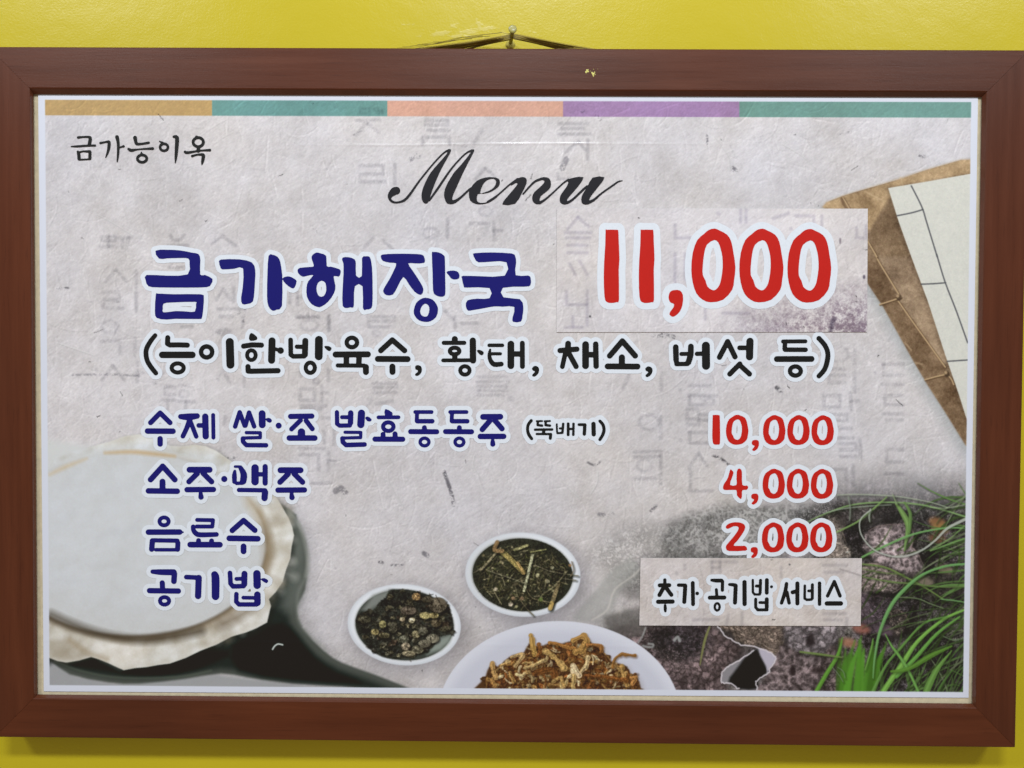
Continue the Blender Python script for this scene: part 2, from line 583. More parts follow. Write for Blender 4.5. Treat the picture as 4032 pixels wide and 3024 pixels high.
EXTRA = '''
K S 16 287,545 287,590
K S 20 238,598 330,597
K S 20 275,620 235,692
K S 20 297,618 350,690
K S 21 222,757 362,755
K V 290,792,13 291,820,16 292,848,12
K S 17 420,596 485,597
K S 20 485,603 475,758
K S 19 557,575 560,780
K S 18 600,676
K V 740,548,14 780,552,19 835,552,19
K S 16 845,560 843,645
K S 15 785,640 790,700
K S 20 722,717 862,716
K O 793,806 24,35 12
K V 912,590,14 940,592,17 970,596,17
K S 20 972,602 965,765
K S 21 1057,567 1058,778
K S 12 1137,547 1138,665 1155,686 1205,686
K S 15 1212,550 1208,670
K S 15 1172,605 1205,605
K S 19 1273,547 1272,670
K S 15 1318,612
K S 15 1165,732 1165,810 1185,835 1275,835
K S 19 1272,732 1272,815
K S 14 1205,764 1260,765
K V 1463,582,17 1450,660,19 1415,768,17
K S 17 1467,665 1488,768
K S 20 1522,665 1560,656
K S 20 1568,580 1568,773
K S 13 1640,602 1638,725 1660,738 1705,735
K S 15 1713,592 1712,725
K S 14 1677,652 1705,650
K S 17 1782,577 1782,780
K S 17 1860,700 1925,562 1980,700
K S 22 1853,773 1988,773
'''
SHOP = '''
L V 237,213,18 300,206,14 375,206,16 400,222,22 392,290,24 380,320,20
L V 142,336,8 220,334,15 350,325,15 466,322,15
L V 232,405,16 245,450,23 248,505,22
L V 240,420,16 300,402,12 395,405,20
L S 21 397,412 395,500
L S 12 250,516 400,508
L V 540,288,17 590,278,13 650,270,18 658,300,22 650,370,20 630,440,14 610,484,7
L V 765,207,26 782,300,20 778,450,16 768,542,9
L V 790,350,14 830,340,12 853,333,18
L V 1010,216,27 1020,270,22 1035,300,20 1100,300,16 1195,284,17
L V 922,370,17 960,388,22 1040,376,12 1150,368,13 1250,364,20
L O 1106,500 64,50 19
L V 1095,412,7 1100,445,22
L O 1404,346 54,48 18
L V 1342,264,7 1385,290,20
L V 1537,203,17 1580,216,27 1576,350,25 1566,480,19 1558,558,7
L O 1870,276 70,62 20
L V 1845,205,18 1890,220,16
L V 1875,340,22 1870,392,28
L V 1690,408,18 1720,420,20 1830,402,14 1925,390,13 2027,385,19
L V 1786,466,17 1850,448,13 1920,446,20 1940,462,24 1930,530,21 1919,582,8
'''
MENU = '''
M V 140,440,35.0 118,448,35.0 85,482,23.0 82,515,12.5 105,540,10.7 150,547,8.7 210,528,11.5 262,475,11.5 350,350,8.7 480,190,7.7 570,98,7.7 618,72,10.7
M P 607,75 630,64 636,82 600,150 545,250 500,350 465,440 440,520 425,550 405,558 380,540 368,490 380,420 430,310 480,240 560,150 600,100
M V 440,528,8.7 530,400,10.7 640,240,8.7 760,110,7.7 828,74,9.7
M P 815,92 838,65 846,82 790,190 745,280 690,400 655,480 648,520 660,545 620,560 595,550 575,500 575,450 600,380 660,280 700,235 780,140
M V 632,542,21.0 665,540,16.0 720,505,10.7 800,430,8.7 830,410,7.7
M P 798,470 810,420 870,350 950,320 1020,318 1065,330 1080,360 1065,405 1000,450 930,468 880,470 870,520 885,545 930,550 980,535 1050,485 1062,492 990,545 920,563 860,560 810,530
M H 900,460 925,385 965,345 1010,332 1035,340 1045,365 1025,410 980,440 930,458
M V 970,542,10.7 1060,480,7.7 1150,400,7.7 1205,358,8.7 1240,338,13.5
M P 1100,565 1150,490 1210,420 1238,380 1225,370 1180,395 1195,362 1250,325 1290,316 1318,330 1322,365 1305,410 1280,460 1218,558
M V 1290,470,7.7 1380,370,9.7 1440,338,11.5 1480,327,11.7
M P 1440,335 1480,318 1520,325 1540,355 1538,410 1500,450 1450,490 1440,530 1455,545 1440,560 1410,563 1380,540 1372,500 1390,455 1440,410 1478,370 1480,348
M V 1440,550,13.5 1490,520,9.7 1570,450,7.7 1650,375,7.7 1700,340,8.7
M P 1745,322 1838,318 1790,400 1730,470 1690,520 1695,540 1710,545 1680,565 1640,560 1622,530 1630,480 1680,410 1700,365 1690,345
M V 1690,549,13.5 1740,520,10.7 1830,435,10.7 1870,400,9.7
M P 1920,322 2028,318 1980,395 1920,470 1890,520 1895,545 1870,566 1830,560 1817,520 1830,470 1870,410
M V 1876,549,16.0 1930,525,11.7 2000,465,8.7 2100,395,8.7 2150,360,7.7 2188,350,4.7
'''

def glyph_grid(items, halo_px, cell_px=2.2):
    """signed distance field (metres) of the union of the strokes on a grid lying on the sheet"""
    P = np.array([p for it in items for p in it[1]])
    rmax = max([max(it[2]) for it in items if it[2]] + [0])
    pad = rmax + halo_px + 8
    c0 = s2pa([[P[:, 0].min() - pad, P[:, 1].min() - pad], [P[:, 0].max() + pad, P[:, 1].max() + pad]])
    cell = cell_px * MM
    nx = int((c0[1, 0] - c0[0, 0]) / cell) + 2
    ny = int((c0[1, 1] - c0[0, 1]) / cell) + 2
    xs = c0[0, 0] + np.arange(nx) * cell
    ys = c0[0, 1] + np.arange(ny) * cell
    G = np.full((ny, nx), 1.0)
    reach = (halo_px + 6) * MM
    def window(pts, rad):
        lo = pts.min(0) - rad; hi = pts.max(0) + rad
        i0 = max(0, int((lo[0] - xs[0]) / cell)); i1 = min(nx, int((hi[0] - xs[0]) / cell) + 2)
        j0 = max(0, int((lo[1] - ys[0]) / cell)); j1 = min(ny, int((hi[1] - ys[0]) / cell) + 2)
        gx, gy = np.meshgrid(xs[i0:i1], ys[j0:j1])
        return slice(j0, j1), slice(i0, i1), gx, gy
    for kind, pts, rr in items:
        q = s2pa(pts)
        if kind == 's':
            for a in range(len(q) - 1):
                r0, r1 = rr[a] * MM, rr[a + 1] * MM
                sj, si, gx, gy = window(q[a:a + 2], max(r0, r1) + reach)
                d, t = seg_dist(gx, gy, q[a], q[a + 1])
                G[sj, si] = np.minimum(G[sj, si], d - (r0 + (r1 - r0) * t))
        elif kind == 'p':
            sj, si, gx, gy = window(q, reach)
            G[sj, si] = np.minimum(G[sj, si], poly_sdf(gx, gy, q))
    for kind, pts, rr in items:
        if kind == 'h':
            q = s2pa(pts)
            sj, si, gx, gy = window(q, reach)
            G[sj, si] = np.maximum(G[sj, si], -poly_sdf(gx, gy, q))
    return xs, ys, G
def contour_mesh(xs, ys, G, level):
    """flat mesh of {G < level}: whole cells merged along rows, border cells clipped"""
    V = G - level
    ins = V < 0
    full = ins[:-1, :-1] & ins[:-1, 1:] & ins[1:, :-1] & ins[1:, 1:]
    anyi = ins[:-1, :-1] | ins[:-1, 1:] | ins[1:, :-1] | ins[1:, 1:]
    verts, faces = [], []
    for j in range(full.shape[0]):
        row = full[j].astype(np.int8)
        if row.any():
            d = np.diff(np.r_[0, row, 0])
            for a, b in zip(np.where(d == 1)[0], np.where(d == -1)[0]):
                k = len(verts)
                verts += [(xs[a], ys[j]), (xs[b], ys[j]), (xs[b], ys[j + 1]), (xs[a], ys[j + 1])]
                faces.append((k, k + 1, k + 2, k + 3))
    for j, i in zip(*np.where(anyi & ~full)):
        c = [(xs[i], ys[j], V[j, i]), (xs[i + 1], ys[j], V[j, i + 1]), (xs[i + 1], ys[j + 1], V[j + 1, i + 1]), (xs[i], ys[j + 1], V[j + 1, i])]
        poly = []
        for k in range(4):
            a, b = c[k], c[(k + 1) % 4]
            if a[2] < 0:
                poly.append((a[0], a[1]))
            if (a[2] < 0) != (b[2] < 0):
                t = a[2] / (a[2] - b[2])
                poly.append((a[0] + (b[0] - a[0]) * t, a[1] + (b[1] - a[1]) * t))
        if len(poly) >= 3:
            k = len(verts)
            verts += poly
            faces.append(tuple(range(k, k + len(poly))))
    return verts, faces
def flat(name, vf, y, mat, parent, label=None):
    v, f = vf
    me = bpy.data.meshes.new(name)
    me.from_pydata([(float(a), y, -float(b)) for a, b in v], [], f)
    # the first corners run clockwise seen from the room: turn them to face it
    o = link(name, me, [mat], parent)
    if len(me.polygons) and me.polygons[0].normal.y > 0:
        me.flip_normals()
    if label:
        o['label'] = label
    return o
def lettering(name, spec, mat, parent, halo, y, label, soft_halo=True):
    items = parse(spec)
    xs, ys, G = glyph_grid(items, halo, 2.2 if halo else 1.3)
    if halo:
        flat('white_outline', contour_mesh(xs, ys, G, halo * MM), y, M_HALO, parent)
    return flat(name, contour_mesh(xs, ys, G, 0.0), y - 0.00013, mat, parent, label)

# ------------------------------------------------------------------ printed artwork (colours only, painted into an array)
PX = 0.0005
PAPER = s2pa([[150, 360], [3851, 374], [3813.8, 2747.4], [172.2, 2722.3]])
X0, X1 = PAPER[:, 0].min(), PAPER[:, 0].max()
Y0, Y1 = PAPER[:, 1].min(), PAPER[:, 1].max()

def blur(a, r):
    r = int(round(r))
    if r < 1:
        return a
    for _ in range(2):
        for ax in (0, 1):
            pad = [(0, 0)] * a.ndim; pad[ax] = (r + 1, r)
            c = np.cumsum(np.pad(a, pad, mode='edge'), axis=ax)
            n = a.shape[ax]
            hi = np.take(c, np.arange(2 * r + 1, 2 * r + 1 + n), axis=ax)
            lo = np.take(c, np.arange(0, n), axis=ax)
            a = (hi - lo) / (2 * r + 1)
    return a
def fnoise(h, w, beta=1.6, seed=0, ax=1.0, ay=1.0, lo=0.0, ang=0.0):
    g = np.random.default_rng(seed)
    f = np.fft.rfft2(g.standard_normal((h, w)))
    ky = np.fft.fftfreq(h)[:, None] * 1000; kx = np.fft.rfftfreq(w)[None, :] * 1000
    ca, sa = math.cos(ang), math.sin(ang)
    k1 = (kx * ca + ky * sa) * ax; k2 = (-kx * sa + ky * ca) * ay
    k = np.hypot(k1, k2) + 1e-3
    f *= 1.0 / (k ** beta + lo ** beta)
    f[0, 0] = 0
    a = np.fft.irfft2(f, s=(h, w))
    return a / a.std()
def worley(gx, gy, cell, seed, ax=1.0, ay=1.0, ang=0.0):
    g = np.random.default_rng(seed)
    ca, sa = math.cos(ang), math.sin(ang)
    u = (gx * ca + gy * sa) * ax / cell; v = (-gx * sa + gy * ca) * ay / cell
    u = u - u.min() + 2; v = v - v.min() + 2
    n, m = int(v.max()) + 4, int(u.max()) + 4
    J = g.random((n, m, 2))
    f1 = np.full(u.shape, 9.0); f2 = np.full(u.shape, 9.0); idv = np.zeros(u.shape)
    ui, vi = u.astype(int), v.astype(int)
    K = g.random((n, m))
    for dj in (-1, 0, 1):
        for di in (-1, 0, 1):
            a, b = vi + dj, ui + di
            d = np.hypot(b + J[a, b, 0] - u, a + J[a, b, 1] - v)
            nw = d < f1
            f2 = np.where(nw, f1, np.minimum(f2, d)); idv = np.where(nw, K[a, b], idv); f1 = np.where(nw, d, f1)
    return f1, f2, idv
class Canvas:
    def __init__(s, x0, y0, x1, y1, base):
        s.x0, s.y0 = x0, y0
        s.w, s.h = int((x1 - x0) / PX) + 1, int((y1 - y0) / PX) + 1
        s.A = np.empty((s.h, s.w, 3)); s.A[:] = base
    def pt(s, pts):
        q = s2pa(pts)
        return np.c_[(q[:, 0] - s.x0) / PX, (q[:, 1] - s.y0) / PX]
    def win(s, q, pad):
        lo = np.floor(q.min(0) - pad).astype(int); hi = np.ceil(q.max(0) + pad).astype(int) + 1
        i0, j0 = max(0, lo[0]), max(0, lo[1]); i1, j1 = min(s.w, hi[0]), min(s.h, hi[1])
        if i1 <= i0 or j1 <= j0:
            return None
        gy, gx = np.mgrid[j0:j1, i0:i1].astype(float)
        return slice(j0, j1), slice(i0, i1), gx, gy
    def put(s, sj, si, a, col, mode='mix'):
        R = s.A[sj, si]
        a = a[..., None]
        if mode == 'mix':
            R += (np.asarray(col, float) - R) * a
        else:
            R *= 1 + (np.asarray(col, float) - 1) * a
    def fill(s, pts, col, alpha=1.0, soft=1.0, mode='mix', tex=None, smooth=0):
        q = s.pt(pts)
        if smooth:
            q = catmull(q, smooth, True)
        w = s.win(q, soft + 2)
        if w is None:
            return
        sj, si, gx, gy = w
        d = poly_sdf(gx, gy, q)
        a = np.clip(0.5 - d / soft, 0, 1)
        a = a * a * (3 - 2 * a) * alpha
        if tex is not None:
            a = a * tex[sj, si]
        s.put(sj, si, a, col, mode)
    def ell(s, cx, cy, rx, ry, col, alpha=1.0, soft=1.0, mode='mix', rot=0.0, tex=None):
        ca, sa = math.cos(rot), math.sin(rot)
        n = 28
        pts = [(cx + rx * math.cos(t) * ca - ry * math.sin(t) * sa, cy + rx * math.cos(t) * sa + ry * math.sin(t) * ca)
               for t in np.linspace(0, 2 * math.pi, n, endpoint=False)]
        c = s.pt([(cx, cy), (cx + rx * ca, cy + rx * sa), (cx - ry * sa, cy + ry * ca)])
        a, b = np.hypot(*(c[1] - c[0])), np.hypot(*(c[2] - c[0]))
        w = s.win(s.pt(pts), soft + 2)
        if w is None:
            return
        sj, si, gx, gy = w
        dx, dy = gx - c[0, 0], gy - c[0, 1]
        u = (dx * ca + dy * sa) / a; v = (-dx * sa + dy * ca) / b
        k = np.hypot(u, v)
        g = np.hypot(u / a, v / b) / np.maximum(k, 1e-6)
        d = (k - 1) / np.maximum(g, 1e-6)
        al = np.clip(0.5 - d / soft, 0, 1)
        al = al * al * (3 - 2 * al) * alpha
        if tex is not None:
            al = al * tex[sj, si]
        s.put(sj, si, al, col, mode)
    def line(s, pts, rr, col, alpha=1.0, soft=1.0, mode='mix', smooth=True, tex=None):
        pts = np.asarray(pts, float)
        rr = np.full(len(pts), rr, float) if np.isscalar(rr) else np.asarray(rr, float)
        q = np.c_[s.pt(pts), rr * MM / PX]
        if smooth and len(q) > 2:
            q = catmull(q, 4, False)
        w = s.win(q[:, :2], q[:, 2].max() + soft + 2)
        if w is None:
            return
        sj, si, gx, gy = w
        d = np.full(gx.shape, 1e9)
        for k in range(len(q) - 1):
            dd, t = seg_dist(gx, gy, q[k], q[k + 1])
            np.minimum(d, dd - (q[k, 2] + (q[k + 1, 2] - q[k, 2]) * t), out=d)
        a = np.clip(0.5 - d / soft, 0, 1) * alpha
        if tex is not None:
            a = a * tex[sj, si]
        s.put(sj, si, a, col, mode)
def cr(c, s):
    ox, oy, k = CROPS[c]
    v = nums(s)
    return [(ox + v[i] * k, oy + v[i + 1] * k) for i in range(0, len(v), 2)]
def cr3(c, s):
    ox, oy, k = CROPS[c]
    v = nums(s)
    return [(ox + v[i] * k, oy + v[i + 1] * k) for i in range(0, len(v), 3)], [v[i] * k for i in range(2, len(v), 3)]

def hanji(cv, seed, base):
    """mulberry paper: cloudy tone, pressed fibres, dark flecks"""
    g = np.random.default_rng(seed)
    h, w = cv.h, cv.w
    cv.A[:] = base
    big = fnoise(h, w, 1.7, seed + 1, lo=4)
    cv.A += big[..., None] * np.array([3.6, 3.8, 4.4])
    tint = fnoise(h, w, 2.2, seed + 9, lo=2)
    cv.A += tint[..., None] * np.array([0.7, 0.1, -1.3])
    mid = fnoise(h, w, 1.3, seed + 2, ax=0.6, ay=1.8, ang=0.9, lo=60)
    cv.A += mid[..., None] * 3.8
    fine = fnoise(h, w, 0.5, seed + 3)
    cv.A += fine[..., None] * 2.0
    n = int(h * w / 560)
    F_ = np.zeros(h * w)
    ln = g.gamma(2.2, 14, n) + 8
    an = np.where(g.random(n) < 0.62, g.normal(0.9, 0.45, n), g.uniform(0, math.pi, n))
    cu = g.normal(0, 0.012, n)
    x = g.uniform(0, w, n); y = g.uniform(0, h, n)
    am = g.choice([1.0, 1.0, 1.7, -1.3], n) * g.uniform(0.4, 1, n)
    for t in np.arange(0, 130):
        k = t < ln
        a = an + cu * t
        x = x + np.cos(a); y = y + np.sin(a)
        xi, yi = x.astype(int), y.astype(int)
        k &= (xi >= 0) & (xi < w) & (yi >= 0) & (yi < h)
        np.add.at(F_, yi[k] * w + xi[k], am[k])
    F_ = blur(F_.reshape(h, w), 1) * 2.2
    F_ = np.clip(F_, -3, 3)
    rel = F_ - np.roll(np.roll(F_, 1, 0), 1, 1)
    cv.A += (np.clip(F_, -1.5, 1.5) * 3.6 - np.clip(rel, -1.5, 1.5) * 19.0)[..., None]
    crk = np.zeros((h, w))
    for sd, lo_, wd, am_ in ((4, 14, .085, 1.0), (5, 22, .10, .8), (6, 34, .12, .6)):
        n_ = fnoise(h, w, 2.0, seed + sd, lo=lo_, ax=.8, ay=1.3, ang=.9)
        crk += np.clip(1 - np.abs(n_) / wd, 0, 1) * am_ * np.clip(fnoise(h, w, 1.8, seed + sd + 40, lo=6) * .8 + .35, 0, 1)
    crk = blur(crk, 1)
    er_ = crk - np.roll(np.roll(crk, 1, 0), 1, 1)
    cv.A += (crk * 6.0 - er_ * 52.0)[..., None]
    # scattered dark flecks of bark
    for _ in range(int(h * w / 21000)):
        x, y = g.uniform(0, w), g.uniform(0, h)
        L = g.gamma(1.2, 4.0) + 0.5; a = g.uniform(0, math.pi)
        m = int(L * 2) + 1
        dk = g.uniform(0.45, 0.85)
        for t in range(m):
            xx, yy = int(x + math.cos(a) * t * .5 + g.normal(0, .6)), int(y + math.sin(a) * t * .5 + g.normal(0, .6))
            if 0 <= xx < w and 0 <= yy < h:
                cv.A[yy, xx] *= dk

GHOST = '''
g1 140,160 240,160 240,190 140,190 140,160|g1 190,150 190,240|g1 120,238 240,236|g1 265,170 372,165|g1 350,170 330,250|g1 300,190 300,245
g1 675,155 690,185 740,190 778,150|g1 650,228 805,228|g1 1082,150 990,215|g1 1090,165 1180,230
g1 150,590 275,590 275,650 150,650 150,716 300,716|g1 405,595 405,735|g1 250,420 165,510|g1 250,420 330,505|g1 405,425 405,560
g1 130,972 280,968 280,1065|g1 395,950 395,1085|g1 222,1165 140,1275|g1 222,1165 312,1272|g1 415,1135 415,1285|g1 415,1220 458,1218|g1 95,1195 97,1195
g1 630,1325 705,1325|g1 630,1328 630,1390 705,1390|g1 740,1320 812,1320|g1 615,1432 705,1432|g1 650,1432 650,1500|g1 735,1442 855,1442|g1 790,1445 790,1500
g1 1670,790 1825,790|g1 1740,760 1742,775|g1 1900,770 1900,895|g1 1680,1345 1792,1345 1792,1432 1680,1432 1680,1345|g1 1852,1318 1852,1445|g1 1852,1378 1895,1375
g1 1685,1476 1882,1476|g1 1690,1500 1850,1500|g1 1030,650 1085,570 1140,650|g1 1165,555 1165,665|g1 1040,722 1235,720|g1 1060,780 1155,780|g1 1232,790 1232,870|g1 1030,900 1120,900
g1 1600,600 1600,670|g1 1660,590 1660,690|g1 1700,630 1660,640|g1 660,400 790,400|g1 1040,1270 1080,1200 1130,1290|g1 1245,1240 1245,1320|g1 1100,1560 1090,1620|g1 760,860 840,860 |g1 540,1300 560,1300
g3 710,60 945,60|g3 945,100 715,100 715,152 940,150|g3 760,665 970,665 970,702 762,702 762,747 968,747
g3 1700,605 1972,605|g3 1700,650 1985,650|g3 1700,692 1962,690 1962,728 1712,730 1712,770 1935,770
g3 90,1256 312,1256|g3 90,1312 262,1310 262,1455|g3 352,1288 352,1455|g3 352,1372 412,1370|g3 200,1572 372,1570|g3 290,980 362,980|g3 312,1105 312,1205|g3 400,1090 400,1220
g3 740,815 700,880|g3 780,850 930,825|g3 60,60 260,60|g3 360,60 360,180|g3 1400,0 1480,80|g3 1500,60 1500,160|g3 1560,120 1700,120|g3 100,540 100,600|g3 350,540 350,640
g2 150,92 222,92 222,130 150,130 150,92|g2 265,100 322,100|g2 290,125 322,122|g2 205,205 120,295|g2 215,215 295,275|g2 120,185 300,180
g2 660,185 832,185 832,218 660,218|g2 680,262 842,262|g2 640,378 640,315 847,313 847,372|g2 1700,210 1922,210|g2 1720,247 1892,247|g2 1698,292 1942,290
g2 1852,348 1748,432|g2 1860,360 1902,412|g2 1922,335 1922,485|g2 150,535 332,535 332,600 150,602 150,662 342,660|g2 422,525 422,675|g2 1010,985 1152,985 1130,1050 1070,1112|g2 1192,975 1192,1115|g2 1192,1042 1255,1040
g2 832,950 832,1092|g2 252,1095 168,1192|g2 330,1115 405,1185|g2 1120,560 1050,640|g2 1130,560 1200,620|g2 1690,600 1690,640 1790,640|g2 1100,260 1040,360
g4 40,200 14,258|g4 185,188 185,265|g4 310,246 402,246|g4 310,290 372,290|g4 310,292 310,332 372,332|g4 380,292 432,292|g4 300,352 345,352|g4 300,372 300,420 352,420 352,372|g4 304,396 348,396
g4 362,375 442,375|g4 362,400 440,400|g4 310,455 402,455|g4 312,455 312,502 400,502|g4 350,548 308,612|g4 350,550 388,604|g4 315,625 315,700|g4 310,716 412,716|g4 182,385 182,482|g4 65,542 182,540|g4 65,565 180,562|g4 182,560 182,682|g4 70,662 160,660
g4 1047,88 1047,275|g4 930,172 1002,172|g4 1002,200 932,200 932,232 1002,232|g4 910,288 910,342 982,342 982,290 912,290|g4 1030,280 1030,352|g4 1030,316 1067,314|g4 920,375 1012,375 1012,402 922,402 922,437 1032,437
g4 985,505 1052,505 1052,532 985,532|g4 1072,488 1072,565|g4 985,562 1050,562|g4 1175,150 1262,150|g4 1260,200 1177,200 1177,152|g4 1170,242 1262,242|g4 1262,290 1182,290 1182,332 1262,332|g4 1175,372 1262,372|g4 1190,400 1260,400
g4 1260,530 1190,530 1190,587 1262,587|g4 930,480 1040,480|g4 940,620 1010,620 1010,680|g4 1040,600 1040,690|g4 1185,640 1260,640|g4 1140,188 1142,188|g4 268,265 270,265|g4 270,490 272,490
'''
GHOST_RING = [('g1', 200, 862, 62, 48), ('g1', 775, 1382, 34, 26), ('g1', 1752, 850, 66, 40), ('g1', 1805, 1285, 20, 20), ('g3', 2005, 805, 20, 15), ('g3', 240, 645, 18, 14),
              ('g2', 1130, 890, 50, 34), ('g2', 700, 1060, 60, 40), ('g4', 400, 316, 20, 13), ('g4', 130, 410, 44, 33), ('g4', 110, 602, 34, 26), ('g4', 975, 105, 44, 32), ('g3', 790, 210, 35, 22), ('g1', 1090, 900, 50, 24)]

def paint_sheet():
    cv = Canvas(X0, Y0, X1, Y1, (200, 200, 205))
    hanji(cv, 3, (196, 193, 197))
    h, w = cv.h, cv.w
    rough_edge = np.clip(0.75 + 0.25 * fnoise(h, w, 0.8, 77), 0, 1)
    # pale old type under everything
    for ln in GHOST.strip().split('\n'):
        for st in ln.split('|'):
            c, rest = st.strip().split(' ', 1)
            cv.line(cr(c, rest), 6.8, (0.865, 0.865, 0.875), 1.0, 4.0, 'mul', smooth=False, tex=rough_edge)
    for c, a, b, rx, ry in GHOST_RING:
        pts = [(a + rx * math.cos(t), b + ry * math.sin(t)) for t in np.linspace(0, 2 * math.pi, 17)]
        cv.line(cr(c, ' '.join('%f,%f' % p for p in pts)), 6.0, (0.90, 0.90, 0.91), 1.0, 4.0, 'mul', smooth=False, tex=rough_edge)
    # long ink stains in the paper
    sm = np.clip(fnoise(h, w, 1.0, 78) * 0.9 + 0.35, 0, 1)
    for pts, r, k in [(cr('G', '1285,800 1320,900 1345,970 1375,1060 1395,1180'), 7, .55), (cr('G', '110,1030 170,1000 215,1040'), 12, .7),
                      (cr('c3', '325,1090 345,1110'), 9, .6), (cr('N', '310,350 330,355'), 6, .5), (cr('N', '410,380 520,375'), 4, .6), (cr('N', '710,270 740,290'), 9, .65),
                      (cr('c3', '770,1295 830,1315 875,1330'), 3, .45), (cr('E', '575,1480 640,1495 740,1570'), 5, .45), (cr('E', '1265,735 1310,770'), 8, .5),
                      (cr('S', '2570,1316 2650,1325 2740,1350'), 9, .6), (cr('c3', '1010,870 1180,830 1320,795'), 2.5, .6), (cr('H', '1145,720 1200,745 1240,740 1275,712'), 4, .6),
                      (cr('M', '268,150 290,125 330,122'), 11, .72), (cr('M', '1640,240 1680,150'), 11, .75), (cr('F', '960,668 1080,672'), 5, .5), (cr('c4', '370,205 440,205'), 4, .55),
                      (cr('c4', '470,770 700,765 900,775'), 4, .75), (cr('g1', '0,660 200,670 330,660'), 3, .72), (cr('g1', '1790,100 1805,160'), 7, .55), (cr('g2', '100,300 160,270'), 3, .7),
                      (cr('g2', '1990,150 2030,190'), 5, .5), (cr('g2', '1850,135 1890,110'), 5, .6), (cr('H', '1830,1245 1885,1190'), 6, .6), (cr('H', '1270,1285 1410,1285'), 8, .72),
                      (cr('g1', '1200,760 1250,700 1240,820'), 4, .7), (cr('c3', '1535,1010 1565,1015'), 5, .6), (cr('c3', '155,870 160,940'), 4, .6)]:
        cv.line(pts, r, (k, k, k + .02), 1.0, 3.0, 'mul', tex=sm)
    for a in (cr('c3', '200,880 290,1010 300,1100'), cr('c3', '640,930 760,1000 850,1080'), cr('G', '680,820 700,960 850,1200'), cr('G', '1620,640 1610,760 1700,900'), cr('c4', '370,560 600,640'), cr('L', '480,1250 700,1370 960,1530'), cr('H', '1250,820 1240,940 1170,1060'), cr('H', '840,900 920,990 1060,1110')):
        cv.line(a, 1.6, (218, 218, 220), 0.5, 2.0)
        cv.line([(x + 3, y + 4) for x, y in a], 1.6, (150, 150, 152), 0.35, 2.0)
    # colour bands
    def band(x0, x1, col, yb=(391, 453)):
        k = [(x, y + (x - 176) * 0.0026) for x, y in ((x0, yb[0]), (x1, yb[0]), (x1, yb[1]), (x0, yb[1]))]
        cv.fill(k, np.asarray(col) / 196.0, 1.0, 1.2, 'mul')
    band(150, 834, (176, 149, 98)); band(834, 1524, (98, 144, 139)); band(1524, 2216, (199, 157, 137))
    band(2216, 2910, (152, 124, 164)); band(2910, 3860, (102, 144, 134))
    # old stitched book
    wood_n = fnoise(h, w, 1.5, 21, lo=8); pulp = fnoise(h, w, 0.9, 22, lo=30)
    cover = cr('c3', '905,1340 930,1310 1030,1270 1110,1245 1300,1190 1420,1155 1560,1105 1680,1070 1800,1035 1900,1030') + cr('c6', '1900,1330 1830,1220 1700,1010 1590,840 1500,690 1450,600 1300,330 1200,180 1130,20') + cr('c3', '960,1380')
    cv.fill([(x - 12, y + 26) for x, y in cover], (0.80, 0.84, 0.84), 0.9, 46, 'mul')
    cv.fill(cover, (143, 122, 100), 1, 1.6)
    cv.fill(cr('c3', '905,1340 930,1310 1030,1270 1300,1190 1560,1105 1800,1035 1900,1030 1900,1120 1330,1215 1345,1280 1215,1490 1100,1400'), (172, 146, 112), .9, 10)
    cv.fill(cr('c6', '1130,20 1200,180 1300,330 1450,600 1590,840 1700,1010 1830,1220 1840,1040 1760,840 1700,725 1550,500 1405,290 1250,0'), (112, 90, 68), .85, 8)
    cv.fill(cr('c3', '1345,1275 1215,1490 1200,1659 1475,1659 1395,1440'), (120, 98, 74), .7, 12)
    m0 = cv.A.copy()
    page = cr('c3', '1330,1217 1580,1175 1900,1118') + cr('c6', '1900,1200 1835,1045 1790,900 1700,640 1590,300 1475,-10') + cr('c3', '1400,1440')
    cv.fill([(x - 9, y + 4) for x, y in page], (0.72, 0.70, 0.68), 0.7, 16, 'mul')
    cv.fill(page, (202, 203, 197), 1, 1.6)
    # texture of cover and page
    q = cv.pt(cover); wv = cv.win(catmull(q, 2), 3)
    sj, si, gx, gy = wv
    inside = poly_sdf(gx, gy, q) < 0
    pin = poly_sdf(gx, gy, cv.pt(page)) < 0
    t = np.where(pin, pulp[sj, si] * 3.0, wood_n[sj, si] * 10.0 + pulp[sj, si] * 6.5)
    cv.A[sj, si] += (t * inside)[..., None] * np.array([1, .95, .85])
    for a in ('c6 1245,-10 1290,70 1410,265', 'c6 1395,290 1500,440 1700,718', 'c6 1700,760 1735,790 1755,832', 'c6 1275,312 1330,295 1412,268', 'c6 1568,800 1640,780 1712,764', 'c3 1035,1278 1055,1310 1078,1350', 'c3 1200,1565 1256,1662'):
        c, r = a.split(' ', 1)
        cv.line([(x + 3, y + 3) for x, y in cr(c, r)], 4, (80, 62, 44), .7, 2.5)
        cv.line(cr(c, r), 2.6, (178, 152, 118), 1, 1.4)
    for x, y in cr('c6', '1400,268 1712,764'):
        cv.ell(x, y, 10, 12, (60, 46, 34), .8, 4); cv.ell(x - 5, y - 6, 6, 6, (176, 150, 118), .9, 3)
    cv.line(cr('c3', '1028,1285 1042,1320 1062,1352'), 5, (92, 70, 50), .6, 3)
    for a in ('c3 1480,1203 1520,1280 1555,1356 1580,1440 1648,1662', 'c3 1390,1396 1480,1378 1556,1356', 'c6 1645,-10 1700,170 1770,350 1845,560', 'c6 1545,181 1620,178 1702,172', 'c6 1714,681 1850,672'):
        c, r = a.split(' ', 1)
        cv.line(cr(c, r), 2.6, (72, 74, 80), .9, 1.6)
    for a in ('c3 1410,1150 1425,1200', 'c3 1300,1300 1180,1240', 'c6 1440,560 1480,610', 'c6 1510,690 1550,700'):
        c, r = a.split(' ', 1)
        cv.line(cr(c, r), 3, (196, 172, 140), .5, 3)
